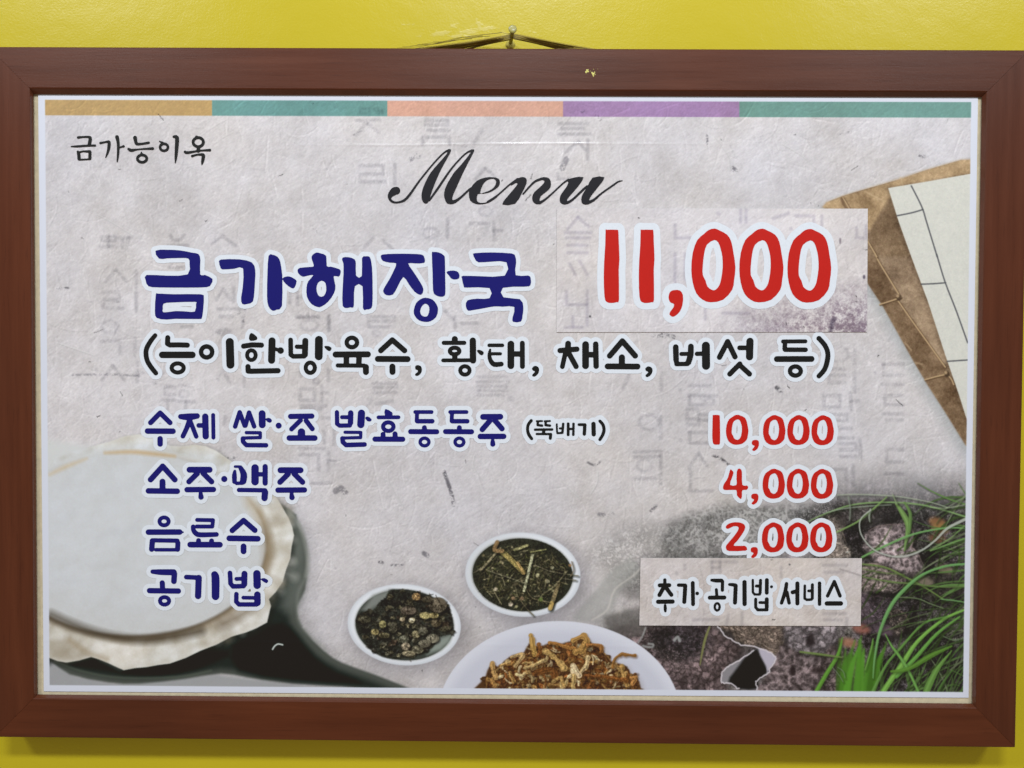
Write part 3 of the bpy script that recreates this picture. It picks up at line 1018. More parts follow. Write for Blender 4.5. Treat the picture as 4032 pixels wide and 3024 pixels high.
    # mushrooms, undergrowth and grass
    region = [(2290, 2480), (2330, 2330), (2380, 2250), (2560, 2110), (2800, 2050), (3060, 2000), (3350, 1965), (3900, 1940), (3900, 2800), (2290, 2800)]
    q = cv.pt(region); sj, si, gx, gy = cv.win(q, 90)
    dd = poly_sdf(gx, gy, q)
    al = np.clip(0.5 - dd / 170.0, 0, 1); al = al * al * (3 - 2 * al)
    sx = cv.x0 + gx * PX
    fadeL = np.clip((sx - s2p(2250, 2300)[0]) / 0.16, 0.0, 1.0)
    low = np.clip(((cv.y0 + gy * PX) - s2p(2600, 2330)[1]) / 0.035, 0, 1)
    far = np.clip((sx - s2p(3060, 2300)[0]) / 0.05, 0, 1)
    al *= np.maximum(np.maximum(fadeL ** 0.8 * 0.55, far), low * np.clip(fadeL * 2.5, 0, 1))
    cell = fnoise(h, w, 1.15, 31, lo=22)[sj, si]; cl2 = fnoise(h, w, 1.9, 32, lo=5)[sj, si]; dots = fnoise(h, w, 0.55, 33, lo=70)[sj, si]
    right = np.clip((sx - s2p(3080, 2300)[0]) / 0.05, 0, 1)
    blot = fnoise(h, w, 1.5, 37, lo=14, ax=.8, ay=1.25, ang=.5)[sj, si]
    lum = 128 - 72 * right + cl2 * 15 + cell * 21 + blot * 15 + dots * 5 - 26 * low * (1 - right)
    lum = np.clip(lum, 20, 178)
    hue = fnoise(h, w, 1.8, 38, lo=8)[sj, si]
    colr = np.stack([lum * (1.02 + .02 * hue), lum * 0.97, lum * (0.975 + .03 * hue)], -1)
    R = cv.A[sj, si]; R += (colr - R) * al[..., None]
    tex_soft = np.clip(0.6 + fnoise(h, w, 1.0, 36, lo=30) * 0.5, 0, 1)
    def cap(cx, cy, rx, ry, rot, col, n, dk=(58, 46, 42), lt=(172, 158, 150), seed=0, s=8):
        g = np.random.default_rng(seed)
        ca, sa = math.cos(rot), math.sin(rot)
        ring = []
        for t in np.linspace(0, 2 * math.pi, 22, endpoint=False):
            q_ = 1 + g.normal(0, .09)
            ring.append((cx + rx * q_ * math.cos(t) * ca - ry * q_ * math.sin(t) * sa, cy + rx * q_ * math.cos(t) * sa + ry * q_ * math.sin(t) * ca))
        cv.fill([(x + 8, y + 14) for x, y in ring], (24, 22, 22), .6, 24, smooth=2)
        cv.fill(ring, tuple(v * 1.06 for v in col), .72, 14, smooth=2)
        for _ in range(int(n * 2.4)):
            a = g.uniform(0, 2 * math.pi); r = math.sqrt(g.random()) * .98
            x, y = cx + rx * r * math.cos(a) * ca - ry * r * math.sin(a) * sa, cy + rx * r * math.cos(a) * sa + ry * r * math.sin(a) * ca
            z = g.uniform(.25, .95) * s
            ro = rot + g.normal(0, .5)
            if g.random() < .6:
                cv.ell(x, y, z * 1.2, z * .55, dk, g.uniform(.4, .85), 3.5, rot=ro)
            cv.ell(x - 3, y - 4, z * 1.1, z * .4, lt, g.uniform(.15, .55), 3, rot=ro)
    warp1, warp2 = fnoise(h, w, 1.6, 81, lo=12) * 3.0, fnoise(h, w, 1.6, 82, lo=12) * 3.0
    def flesh(pts, col, cell, seed, mode, alpha=1.0, ang=0.0, ax=1.0, ay=1.0, rim=True, soft=7, sh=True, amp=1.0):
        """a lobe of mushroom: pores (mode 0) or ragged scales (mode 1)"""
        ring = catmull(np.array(pts, float), 3, True)
        g = np.random.default_rng(seed)
        ring = ring + g.normal(0, 3.0, ring.shape)
        if sh:
            cv.fill([(x + 10, y + 18) for x, y in ring], (20, 19, 20), .62 * alpha, 26)
        q_ = cv.pt(ring)
        wv_ = cv.win(q_, soft + 3)
        if wv_ is None:
            return
        sj_, si_, gx_, gy_ = wv_
        d_ = poly_sdf(gx_ + warp1[sj_, si_] * .6, gy_ + warp2[sj_, si_] * .6, q_)
        m_ = np.clip(.5 - d_ / soft, 0, 1) * alpha
        f1, f2, idv = worley(gx_ + warp1[sj_, si_], gy_ + warp2[sj_, si_], cell * .95, seed, ax, ay, ang)
        if mode == 0:
            v_ = .52 + .66 * np.clip(f1 / .62, 0, 1) ** 1.4
        else:
            v_ = .58 + .5 * np.clip((f2 - f1) * 2.2, 0, 1) * (.55 + .9 * idv)
        v_ = 1 + (v_ - 1) * amp
        v_ *= 1 + .10 * np.clip(cell_full[sj_, si_], -2, 2) + .10 * np.clip(blot_full[sj_, si_], -2, 2)
        v_ *= .80 + .34 * np.clip(-d_ / 60.0, 0, 1) ** .6                      # the lobe curves away at its border
        c_ = np.asarray(col, float)[None, None] * v_[..., None] * np.array([1.04, 1.09, 1.15])
        cv.A[sj_, si_] += (np.clip(c_, 14, 205) - cv.A[sj_, si_]) * m_[..., None]
        if rim:
            n_ = len(ring)
            cv.line(ring[: n_ // 2 + 2], 1.8, tuple(min(v * 1.35, 205) for v in col), .55 * alpha, 2.5, smooth=False)
    cell_full = fnoise(h, w, 1.2, 84, lo=24); blot_full = fnoise(h, w, 1.7, 85, lo=6)
    flesh([(2330, 2170), (2420, 2090), (2540, 2060), (2650, 2090), (2690, 2180), (2600, 2260), (2480, 2280), (2380, 2260)], (160, 152, 144), 9, 101, 1, .38, rim=False, soft=40, sh=False)
    flesh([(2600, 2100), (2700, 2025), (2860, 1992), (3030, 1985), (3150, 1990), (3190, 2020), (3150, 2080), (3080, 2140), (3060, 2210), (2700, 2215)], (160, 153, 145), 8, 102, 0, .62, rim=False, soft=24, amp=.8)
    flesh([(2420, 2300), (2540, 2180), (2700, 2160), (2900, 2180), (3000, 2230), (2960, 2330), (2540, 2340)], (152, 144, 136), 10, 103, 1, .42, rim=False, soft=30)
    flesh([(3232, 2050), (3265, 2016), (3310, 2018), (3322, 2060), (3318, 2110), (3345, 2150), (3352, 2185), (3290, 2200), (3236, 2190)], (150, 132, 118), 9, 104, 1, .95, ax=.5, ay=1.5)
    flesh([(3420, 2085), (3500, 2062), (3580, 2072), (3600, 2110), (3590, 2150), (3632, 2210), (3630, 2255), (3580, 2270), (3500, 2235), (3430, 2205), (3398, 2150)], (136, 118, 114), 11, 105, 0, 1.0)
    flesh([(3390, 2225), (3480, 2232), (3560, 2275), (3535, 2325), (3470, 2332), (3390, 2318)], (132, 114, 106), 8, 106, 0, 1.0)
    flesh([(3370, 2330), (3440, 2345), (3500, 2360), (3540, 2420), (3560, 2470), (3500, 2510), (3420, 2480), (3380, 2420)], (96, 80, 84), 12, 107, 1, .9)
    flesh([(3490, 2420), (3540, 2400), (3572, 2430), (3560, 2480), (3510, 2490)], (128, 110, 98), 8, 108, 1, .9)
    flesh([(3280, 1990), (3400, 1968), (3520, 1985), (3500, 2030), (3380, 2060), (3300, 2050)], (78, 70, 66), 10, 109, 1, .8, rim=False, soft=16)
    flesh([(2300, 2560), (2420, 2470), (2600, 2455), (2760, 2450), (2870, 2500), (2930, 2560), (2850, 2640), (2840, 2760), (2400, 2760)], (112, 93, 90), 15, 110, 1, 1.0, rim=False, soft=18)
    flesh([(2640, 2440), (2720, 2440), (2790, 2480), (2780, 2560), (2700, 2600), (2620, 2560), (2560, 2500)], (58, 50, 52), 14, 111, 1, .85, rim=False, soft=30, sh=False)
    flesh([(2830, 2450), (3060, 2450), (3090, 2500), (3075, 2560), (3050, 2590), (2985, 2548), (2920, 2530), (2870, 2500)], (140, 119, 104), 9, 112, 1, 1.0, ang=.5, ax=.7, ay=1.3)
    flesh([(3060, 2560), (3150, 2520), (3260, 2540), (3290, 2600), (3270, 2760), (2980, 2760), (3000, 2690), (3030, 2640)], (116, 99, 96), 14, 113, 0, 1.0, rim=False)
    flesh([(3090, 2450), (3200, 2440), (3280, 2460), (3290, 2530), (3230, 2580), (3120, 2560), (3080, 2510)], (136, 122, 120), 16, 114, 1, .95, rim=False)
    flesh([(3250, 2560), (3330, 2570), (3400, 2640), (3380, 2760), (3240, 2760)], (104, 88, 84), 12, 115, 1, .9, rim=False)
    flesh([(3600, 2270), (3700, 2250), (3780, 2280), (3770, 2350), (3680, 2360)], (84, 76, 66), 10, 116, 1, .8, rim=False, soft=18)
    cv.ell(3190, 2520, 20, 26, (32, 28, 30), .85, 12); cv.ell(3120, 2640, 12, 16, (36, 30, 32), .8, 8); cv.ell(3215, 2640, 26, 12, (40, 33, 34), .7, 10)
    # dark hollows
    for a in ([(3130, 2030), (3230, 1985), (3330, 1975), (3300, 2060), (3230, 2090), (3170, 2060)], [(3330, 2060), (3400, 2040), (3420, 2160), (3380, 2230), (3330, 2200)],
              [(3420, 2340), (3560, 2330), (3640, 2400), (3760, 2500), (3700, 2560), (3500, 2500), (3430, 2440)], [(3450, 1980), (3640, 1990), (3780, 2010), (3780, 2060), (3600, 2080), (3480, 2050)],
              [(3620, 2140), (3760, 2120), (3800, 2260), (3680, 2300)], [(3560, 2330), (3720, 2290), (3790, 2360), (3700, 2420)], [(2570, 2470), (2740, 2480), (2790, 2560), (2640, 2620), (2540, 2540)], [(3350, 2650), (3600, 2560), (3800, 2480), (3800, 2760), (3350, 2760)]):
        cv.fill(a, (27, 28, 28), .72, 34, smooth=3, tex=tex_soft)
    for x, y, c in ((3690, 2055, (146, 104, 70)), (3700, 2080, (150, 118, 70)), (3340, 2530, (160, 112, 88)), (3390, 2475, (150, 96, 84)), (3720, 2240, (140, 128, 108)), (3690, 2120, (110, 78, 58)), (3480, 2480, (96, 80, 92)), (3780, 2580, (62, 50, 70)), (3640, 2290, (128, 118, 104))):
        cv.ell(x, y, 34, 18, c, .8, 12, rot=.2)
    # pale lobes on the left edge
    cv.fill([(2255, 2430), (2340, 2330), (2400, 2250), (2480, 2200), (2520, 2260), (2440, 2330), (2400, 2420), (2330, 2450)], (150, 152, 150), .55, 14, smooth=3)
    cv.line([(2330, 2440), (2390, 2400), (2420, 2320), (2500, 2260), (2530, 2220)], 3, (205, 200, 196), .6, 4)
    cv.fill([(2380, 2430), (2480, 2400), (2530, 2400), (2530, 2500), (2420, 2500)], (96, 94, 92), .7, 14, smooth=3)
    for a, r in (('K 30,1150 70,1090 100,1010', 3), ('K 75,1185 110,1195 165,1195 172,1170 130,1165', 4), ('K 380,1130 410,1100 430,1135', 6)):
        c, s_ = a.split(' ', 1)
        cv.line(cr(c, s_), r, (168, 172, 172), .75, 3)
    cv.line(cr('K', '720,1000 680,1110 650,1240 628,1370'), [3, 5, 4, 2], (120, 124, 78), .95, 2)
    # torn opening with pale rim
    cv.fill(cr('K', '1150,1225 1060,1290 900,1380 850,1440 830,1500 850,1545 930,1555 1010,1600 1180,1600 1165,1540 1205,1500 1290,1450 1300,1400 1345,1360 1362,1290 1290,1240 1200,1205'), (132, 130, 136), 1, 3, smooth=2)
    cv.fill(cr('K', '1180,1214 1125,1250 1060,1300 1010,1370 950,1450 905,1530 1010,1600 1178,1600 1195,1520 1272,1450 1272,1400 1210,1280'), (16, 18, 18), 1, 9, smooth=2)
    cv.fill(cr('K', '1200,1208 1290,1240 1358,1293 1340,1350 1300,1400 1275,1440 1268,1380 1215,1280'), (178, 174, 190), .95, 5, smooth=2)
    for a in ('800,990 850,1060 950,1130 1060,1180 1180,1200 1290,1240 1362,1292 1345,1350 1305,1400 1292,1450 1205,1498 1168,1540 1182,1600', '1150,1228 1060,1290 960,1345 890,1390 850,1440 832,1500 850,1542 925,1552 1005,1598'):
        q_ = catmull(np.array(cr('K', a)), 4, False); q_ = q_ + np.random.default_rng(9).normal(0, 1.8, q_.shape)
        cv.line(q_, 2.6, (206, 200, 208), .95, 2, smooth=False)
    # grass blades
    G_ = [('280,95,3 420,90,4 600,95,4 780,110,4 1000,150,4 1130,190,4', (150, 164, 140), .7), ('60,300,3 200,235,5 400,170,6 640,150,6 900,165,6 1100,210,6 1270,262,7', (112, 148, 88), .9),
          ('180,235,2 330,200,4 520,180,4 700,170,3', (140, 156, 138), .7), ('370,110,7 385,200,7 380,290,4', (120, 132, 118), .6),
          ('735,160,8 790,240,20 830,330,22 815,430,12 800,520,5', (104, 142, 72), .92), ('800,150,6 845,240,14 835,380,12', (88, 126, 62), .85), ('710,90,4 740,160,8', (130, 150, 110), .6),
          ('665,110,4 540,220,7 440,300,7 280,380,5', (110, 148, 76), .9), ('540,205,8 530,260,7 535,300,4', (150, 164, 146), .7),
          ('475,572,7 600,510,8 800,420,8 950,375,7 1150,345,6 1262,352,4', (98, 152, 84), .95),
          ('475,625,6 650,650,7 800,720,8 950,800,7 1100,895,5', (94, 122, 58), .85), ('475,660,4 620,690,5 800,705,4', (86, 110, 56), .7), ('475,722,4 700,762,7 850,775,6 1100,802,4 1262,796,3', (90, 116, 60), .85),
          ('560,1500,4 572,1350,8 610,1150,12 700,940,15 820,800,14 950,700,10 1120,640,9 1262,625,9', (92, 146, 80), 1),
          ('760,880,3 900,890,4 1000,930,4 1100,965,3', (104, 126, 84), .8), ('1085,895,5 1180,905,6 1262,918,5', (92, 140, 80), .9), ('1262,978,8 1100,1050,11 900,1220,15 780,1400,20 700,1510,20 640,1600,20', (104, 160, 62), 1),
          ('1225,1030,6 1050,1160,12 880,1350,16 740,1490,14', (88, 148, 58), .95), ('1130,1030,3 950,1080,8 780,1260,9 660,1400,10 560,1600,14', (84, 134, 56), .95),
          ('655,1165,3 700,1250,8 760,1330,11 830,1440,11 905,1600,10', (92, 146, 64), 1), ('325,1190,3 290,1320,13 200,1470,16 125,1600,16', (84, 142, 44), .97),
          ('1165,1255,6 1000,1330,20 830,1430,16 700,1450,10', (78, 126, 40), .9), ('1165,1290,3 1060,1420,18 1000,1530,26 970,1600,26', (90, 136, 58), .95), ('1170,1440,5 1100,1530,8 1060,1600,8', (70, 112, 48), .8),
          ('0,1300,7 150,1318,9 320,1342,5', (98, 122, 60), .9), ('1262,330,4 1150,430,5 1000,520,5', (110, 150, 80), .7), ('1262,430,5 1120,480,6 1000,525,3', (104, 150, 78), .85), ('1262,460,3 1180,500,4 1100,530,3', (120, 146, 90), .6),
          ('1262,110,3 1150,180,5 1050,250,3', (128, 144, 110), .5), ('1262,170,3 1120,195,4 1000,190,3', (150, 172, 130), .6), ('690,1130,2 830,1050,4 1000,1000,4', (88, 104, 68), .7), ('820,1110,3 950,1065,4', (86, 104, 66), .7),
          ('500,1440,2 540,1300,6 560,1200,5', (96, 150, 60), .9), ('250,1420,2 300,1480,3 330,1530,2', (120, 140, 120), .6), ('290,1420,2 330,1450,3 345,1500,2', (120, 140, 120), .6), ('1100,1180,3 1180,1210,4 1262,1190,3', (96, 122, 84), .7)]
    g = np.random.default_rng(8)
    for _ in range(95):                                # fine arching blades from the right and from below
        if g.random() < .55:
            x, y = 1275, g.uniform(80, 1500); a = math.pi + g.normal(-.25, .45)
        else:
            x, y = g.uniform(560, 1270), 1610; a = -math.pi / 2 + g.normal(.35, .45)
        L = g.gamma(4, 75); b = g.normal(0, .55) - (.5 if x > 1270 else -.4)
        P_ = []
        for t in np.linspace(0, 1, 5):
            P_.append((x, y)); x += L / 4 * math.cos(a + b * t); y += L / 4 * math.sin(a + b * t)
        k_ = g.uniform(.55, 1.0); wd = g.uniform(1.2, 4.6)
        cl = (np.array([98, 136, 74]) if g.random() < .7 else np.array([128, 142, 110])) * k_
        pp = cr('O', ' '.join('%f,%f' % p for p in P_))
        cv.line([(u + 3, v + 4) for u, v in pp], wd, (20, 24, 18), .4, 4)
        cv.line(pp, [wd, wd * 1.15, wd, wd * .7, .6], cl, .82, 1.8)
    for _ in range(46):                                # dark blades between the bright ones
        x, y = g.uniform(420, 1262), g.uniform(500, 1600)
        L = g.uniform(120, 360); a = g.uniform(-1.5, -.15); b = a + g.normal(0, .35)
        x1, y1 = x + L * .5 * math.cos(a), y + L * .5 * math.sin(a); x2, y2 = x1 + L * .5 * math.cos(b), y1 + L * .5 * math.sin(b)
        k = g.uniform(.6, 1.0)
        cv.line(cr('O', '%f,%f %f,%f %f,%f' % (x, y, x1, y1, x2, y2)), [g.uniform(1.5, 5), g.uniform(1.5, 5), .8], (58 * k, 80 * k, 42 * k), .75, 2.5)
    for _ in range(22):                                # bright clump
        x = g.uniform(270, 560); x2 = x + g.uniform(0, 120) - 10; y2 = g.uniform(1170, 1330)
        k = g.uniform(.72, 1.12)
        cv.line(cr('O', '%f,1605 %f,%f %f,%f' % (x, x + (x2 - x) * .45, 1400, x2, y2)), [13, 10, 2], (78 * k, 132 * k, 44 * k), .75, 4.5)
    for s_, c, a in G_:
        gm = sum(c) / 3.0; c = tuple(gm + (v - gm) * .84 for v in c)
        pts, rr = cr3('O', s_)
        cv.line([(x + 5, y + 6) for x, y in pts], rr, (22, 30, 18), .45, 7)
        cv.line(pts, rr, c, a, 2.2)
        cv.line([(x - 1.5, y - 1.5) for x, y in pts], [r * .35 for r in rr], tuple(min(255, v * 1.22 + 8) for v in c), a * .6, 2.5)
    pts = cr('O', '540,210 470,270 455,340 480,420 560,510 680,560 800,565 930,520 1040,440 1130,350 1268,280')
    cv.line([(x + 3, y + 4) for x, y in pts], 3, (30, 34, 30), .5, 5)
    cv.line(pts, [2.5, 2.8, 2.8, 2.8, 3, 3, 3.5, 4, 4, 5, 6], (168, 174, 166), .92, 1.8)
    # jar under a tied cloth
    def jar():
        body = [(140, 2590), (200, 2603), (273, 2654), (425, 2686), (547, 2691), (729, 2672), (869, 2651), (972, 2666), (1154, 2690), (1344, 2700), (1600, 2725), (1640, 2725),
                (1587, 2700), (1465, 2652), (1344, 2608), (1276, 2563), (1191, 2472), (1169, 2405), (1175, 2370), (1200, 2320), (1208, 2230), (1204, 2137), (1172, 2070), (1110, 1985), (700, 1950), (140, 1950)]
        cv.fill([(x + 16, y + 4) for x, y in body], (0.74, 0.745, 0.75), .8, 60, 'mul')
        cv.fill([(140, 2600), (200, 2605), (300, 2660), (450, 2690), (850, 2655), (1150, 2692), (1500, 2740), (140, 2740)], (150, 153, 157), .9, 12)
        cv.fill(body, (74, 80, 76), 1, 7, smooth=2)
        inner = [(140, 2590), (210, 2600), (290, 2636), (425, 2664), (560, 2672), (729, 2655), (869, 2632), (960, 2645), (1154, 2676), (1344, 2695), (1600, 2735),
                 (1540, 2712), (1440, 2672), (1330, 2632), (1240, 2575), (1165, 2490), (1130, 2410), (1150, 2300), (1168, 2200), (1150, 2100), (1000, 2000), (140, 2000)]
        cv.fill(inner, (31, 40, 38), 1, 20, smooth=2)
        cv.fill([(1080, 1990), (1180, 2080), (1200, 2200), (1190, 2330), (1150, 2400), (1100, 2390), (1130, 2250), (1140, 2120)], (92, 99, 95), .8, 30, smooth=2)
        cv.fill([(200, 2590), (240, 2612), (330, 2628), (425, 2640), (560, 2662), (700, 2655), (840, 2610), (900, 2560), (560, 2560), (300, 2560)], (17, 27, 26), .95, 16, smooth=2)
        cv.fill([(915, 2540), (1000, 2500), (1050, 2470), (1110, 2455), (1170, 2500), (1240, 2590), (1330, 2650), (1420, 2690), (1150, 2682), (940, 2640)], (15, 26, 25), .97, 20, smooth=2)
        cv.line([(215, 2604), (330, 2644), (480, 2668), (700, 2664), (830, 2640)], 3, (86, 96, 86), .7, 6)
        cv.line(cr('J', '1640,130 1740,260 1800,400 1835,560 1850,700 1830,850'), 4, (150, 154, 150), .6, 8)
        cv.line(cr('J', '1640,130 1740,260 1800,400 1845,560 1856,700 1840,850 1760,1010 1740,1180 1760,1340 1850,1470 2040,1640'), 5, (132, 136, 132), .55, 9)
        cv.line(cr('J', '1650,150 1700,330 1740,500 1730,640'), 14, (112, 118, 112), .5, 22)
        cv.line(cr('c7', '1765,888 1778,868 1800,854 1830,859'), 3.2, (206, 212, 210), .95, 2)
        ruffle = [(120, 1850), (190, 1815), (230, 1797), (273, 1784), (330, 1768), (389, 1748), (430, 1738), (490, 1716), (547, 1708), (600, 1716), (668, 1755), (716, 1756), (766, 1750), (810, 1756), (851, 1774),
                  (911, 1816), (970, 1850), (1040, 1905), (1095, 1968), (1136, 2040), (1150, 2075), (1157, 2107), (1148, 2150), (1142, 2198), (1126, 2240), (1112, 2290), (1085, 2330), (1058, 2358), (1066, 2385), (1060, 2410), (1051, 2450), (1010, 2472), (972, 2488), (911, 2506),
                  (850, 2538), (790, 2561), (730, 2590), (668, 2612), (620, 2618), (577, 2626), (530, 2630), (486, 2638), (450, 2622), (425, 2610), (390, 2596), (358, 2586), (310, 2600), (261, 2608), (225, 2602), (195, 2590), (120, 2560)]
        cv.fill([(x + 8, y + 10) for x, y in ruffle], (24, 27, 25), .55, 22)
        cv.fill(ruffle, (206, 205, 200), 1, 3)
        # creases of the ruffle
        cen = (520, 2140)
        g2 = np.random.default_rng(4)
        for _ in range(110):
            a = g2.uniform(-1.25, 2.9)
            r0 = g2.uniform(1.03, 1.12); r1 = r0 + g2.uniform(.05, .13)
            if math.sin(a) < -.5: continue
            x, y = cen[0] + 525 * r0 * math.cos(a), cen[1] + 357 * r0 * math.sin(a)
            x2, y2 = cen[0] + 535 * r1 * math.cos(a + g2.normal(0, .04)), cen[1] + 372 * r1 * math.sin(a + g2.normal(0, .04))
            k = g2.choice([0, 1, 1])
            tgt = (222, 220, 214) if k else (146, 136, 118)
            w_ = cv.A.shape
            cv.line([(x, y), ((x + x2) / 2 + g2.normal(0, 6), (y + y2) / 2 + g2.normal(0, 6)), (x2, y2)], g2.uniform(5, 14), tgt, .33, 16)
        cv.fill([(190, 2520), (273, 2505), (310, 2530), (358, 2582), (261, 2606), (200, 2590)], (150, 140, 122), .6, 20)
        cv.fill([(360, 2530), (470, 2520), (600, 2530), (560, 2600), (470, 2625), (400, 2590)], (226, 222, 216), .6, 26)
        cv.line([(273, 2520), (330, 2560), (420, 2595)], 5, (150, 130, 100), .45, 14)
        # brown groove where the cloth is tied, then the flat lid
        cv.ell(522, 2150, 546, 371, (134, 118, 94), .85, 26)
        cv.ell(505, 2150, 536, 364, (66, 56, 44), .8, 18)
        cv.fill([(120, 1720), (120, 1910), (240, 1840), (400, 1800), (600, 1785), (760, 1812), (900, 1880), (1010, 1995), (1075, 1975), (960, 1852), (840, 1785), (700, 1770), (600, 1735), (400, 1765)], (201, 204, 206), .97, 22)
        cv.ell(516, 2140, 529, 361, (195, 198, 201), 1, 9)
        cv.ell(500, 2118, 480, 318, (198, 202, 208), .9, 100)
        cv.line(cr('c4', '320,1415 430,1362 560,1312'), [4, 7, 2], (196, 172, 132), .6, 9)
        cv.line(cr('c4', '680,1275 850,1268 1000,1282 1130,1296'), [3, 6, 6, 3], (190, 160, 116), .85, 9)
        cv.line(cr('F', '1180,1100 1240,1190 1290,1270 1330,1400'), [6, 12, 12, 8], (172, 146, 104), .5, 24)
        cv.line(cr('J', '1330,330 1400,430 1420,560 1420,680 1390,790'), [6, 13, 15, 13, 6], (122, 104, 76), .55, 26)
        cv.line(cr('J', '1260,1180 1100,1290 930,1370'), [8, 12, 16], (90, 74, 54), .7, 24)
        cv.line(cr('c7', '1300,770 1100,810 900,828 700,800 520,745 330,660'), [12, 13, 12, 10, 10, 8], (58, 50, 38), .8, 20)
        qd = cv.pt(ruffle); sj, si, gx, gy = cv.win(qd, 3)
        inm = np.clip(.5 - poly_sdf(gx, gy, qd) / 6, 0, 1)
        c0_ = cv.pt([(516, 2140), (1043, 2140), (516, 2499)])
        er = np.hypot((gx - c0_[0, 0]) / (c0_[1, 0] - c0_[0, 0]), (gy - c0_[0, 1]) / (c0_[2, 1] - c0_[0, 1]))
        rim_ = np.clip((er - 1.02) / .05, 0, 1)
        fold = fnoise(h, w, 1.5, 71, lo=9, ax=1.3, ay=.7, ang=-.5)[sj, si]; fold2 = fnoise(h, w, 1.1, 72, lo=30)[sj, si]
        fold = blur(fold, 4)
        amt = (np.clip(fold, -2, 1.2) * .055 + fold2 * .010) * rim_ + (fold * .008 + fold2 * .006) * (1 - rim_)
        cv.A[sj, si] *= 1 + (inm * amt)[..., None] * np.array([.85, 1, 1.3])
        for _ in range(40):
            x, y = g2.uniform(210, 980), g2.uniform(1870, 2420)
            if ((x - 516) / 500) ** 2 + ((y - 2140) / 330) ** 2 < 1:
                a = g2.uniform(-.9, .2)
                cv.line([(x, y), (x + 90 * math.cos(a), y + 90 * math.sin(a))], g2.uniform(3, 9), g2.choice([(210, 214, 220), (182, 186, 194)]), .22, 20)
    jar()
    # bowls
    def bowl(cx, cy, rx, ry, ix, iy, irx, iry, rot=0.0, dark=(46, 50, 44)):
        for k, (dx, dy) in enumerate(((16, 26), (26, 16))):
            cv.ell(cx + dx, cy + dy, rx * 1.04, ry * 1.04, (0.72, 0.72, 0.74), .5, 60, 'mul', rot)
        cv.ell(cx, cy, rx, ry, (198, 204, 214), 1, 2.5, rot=rot)
        cv.ell(cx, cy - ry * .02, rx * .965, ry * .96, (222, 227, 236), .9, 12, rot=rot)
        cv.ell(ix, iy, irx * 1.02, iry * 1.02, (150, 152, 150), .8, 6, rot=rot)
        cv.ell(ix, iy, irx, iry, dark, 1, 2.5, rot=rot)
    nx = lambda x, y: (1360 + x * .43399, 2060 + y * .43399)
    k = .43399
    bx, by = nx(531, 920); ix, iy = nx(534, 922)
    bowl(bx, by, 514 * k, 367 * k, ix, iy, 446 * k, 320 * k, .06, (58, 64, 60))
    cv.fill(cr('N', '250,650 400,600 470,610 380,680 300,740 200,800 150,780'), (128, 133, 130), .9, 14)
    cv.fill(cr('N', '850,1040 970,1000 940,1080 860,1150 740,1190 780,1120'), (142, 152, 146), .9, 14)
    g = np.random.default_rng(17)
    mound = cr('N', '395,605 470,598 560,602 700,640 830,690 930,760 965,850 980,975 940,1010 850,1030 800,1110 720,1170 620,1200 540,1215 420,1230 250,1170 120,1000 92,870 150,800 240,800 300,720 360,680')
    cv.fill(mound, (40, 42, 38), 1, 5, smooth=2)
    mq = np.array(mound)
    def inside(px, py, Q):
        c = False
        for i in range(len(Q)):
            a, b = Q[i], Q[(i + 1) % len(Q)]
            if (a[1] > py) != (b[1] > py) and px < (b[0] - a[0]) * (py - a[1]) / (b[1] - a[1]) + a[0]:
                c = not c
        return c
    pal = [(60, 60, 52), (78, 76, 64), (96, 92, 74), (40, 42, 40), (52, 50, 46), (110, 104, 82), (70, 60, 50)]
    n = 0
    while n < 150:
        x, y = g.uniform(1395, 1790), g.uniform(2310, 2600)
        if not inside(x, y, mq): continue
        n += 1
        low = (y - 2310) / 290
        z = g.uniform(7, 17)
        c = np.array(pal[g.integers(len(pal))]) * (0.62 + .5 * low * (x > 1450))
        r = g.uniform(0, 3.1)
        P_ = []
        for t in range(9):
            q_ = z * g.uniform(.45, 1.2); a_ = r + t * 2 * math.pi / 9
            P_.append((x + q_ * math.cos(a_), y + q_ * .8 * math.sin(a_)))
        cv.fill([(u + 3, v + 5) for u, v in P_], (16, 18, 16), .65, 5)
        cv.fill(P_, c * .9, .92, 2.5, smooth=2)
        for _k in range(2):
            u0 = np.array([x, y]) + g.normal(0, z * .3, 2)
            cv.line([u0, u0 + g.normal(0, z * .35, 2), u0 + g.normal(0, z * .5, 2)], g.uniform(.8, 2.2), np.minimum(c * 1.5 + 14, 180) if _k else c * .35, .7, 2)
    for x, y, a, b, c in ((600, 880, 28, 24, (208, 196, 160)), (515, 870, 24, 18, (186, 168, 138)), (720, 835, 50, 30, (170, 158, 110)), (335, 915, 32, 36, (128, 122, 84)), (265, 985, 36, 28, (134, 122, 84)), (640, 1005, 40, 34, (134, 126, 98)),
                          (835, 740, 82, 70, (98, 90, 76)), (820, 902, 46, 40, (84, 76, 60)), (530, 1050, 46, 36, (100, 100, 86)), (650, 1145, 58, 36, (112, 108, 90)), (545, 1115, 40, 34, (150, 138, 118)), (790, 1045, 58, 40, (122, 118, 102)),
                          (700, 975, 44, 38, (88, 86, 74)), (640, 665, 38, 34, (150, 122, 84)), (740, 690, 50, 30, (86, 80, 66)), (570, 790, 70, 40, (84, 76, 66)), (430, 945, 40, 50, (78, 76, 64)), (350, 1015, 50, 24, (104, 98, 74)), (170, 870, 60, 34, (66, 64, 52)), (800, 835, 44, 26, (140, 128, 88)), (715, 1090, 56, 36, (104, 100, 86)), (570, 1180, 60, 26, (130, 122, 100))):
        X, Y = nx(x, y)
        cv.ell(X + 3, Y + 5, a * k * 1.1, b * k * 1.1, (20, 20, 18), .7, 6)
        cv.ell(X, Y, a * k, b * k, c, .95, 3)
        cv.ell(X - a * k * .25, Y - b * k * .3, a * k * .45, b * k * .35, tuple(min(v * 1.3 + 10, 225) for v in c), .6, 6)
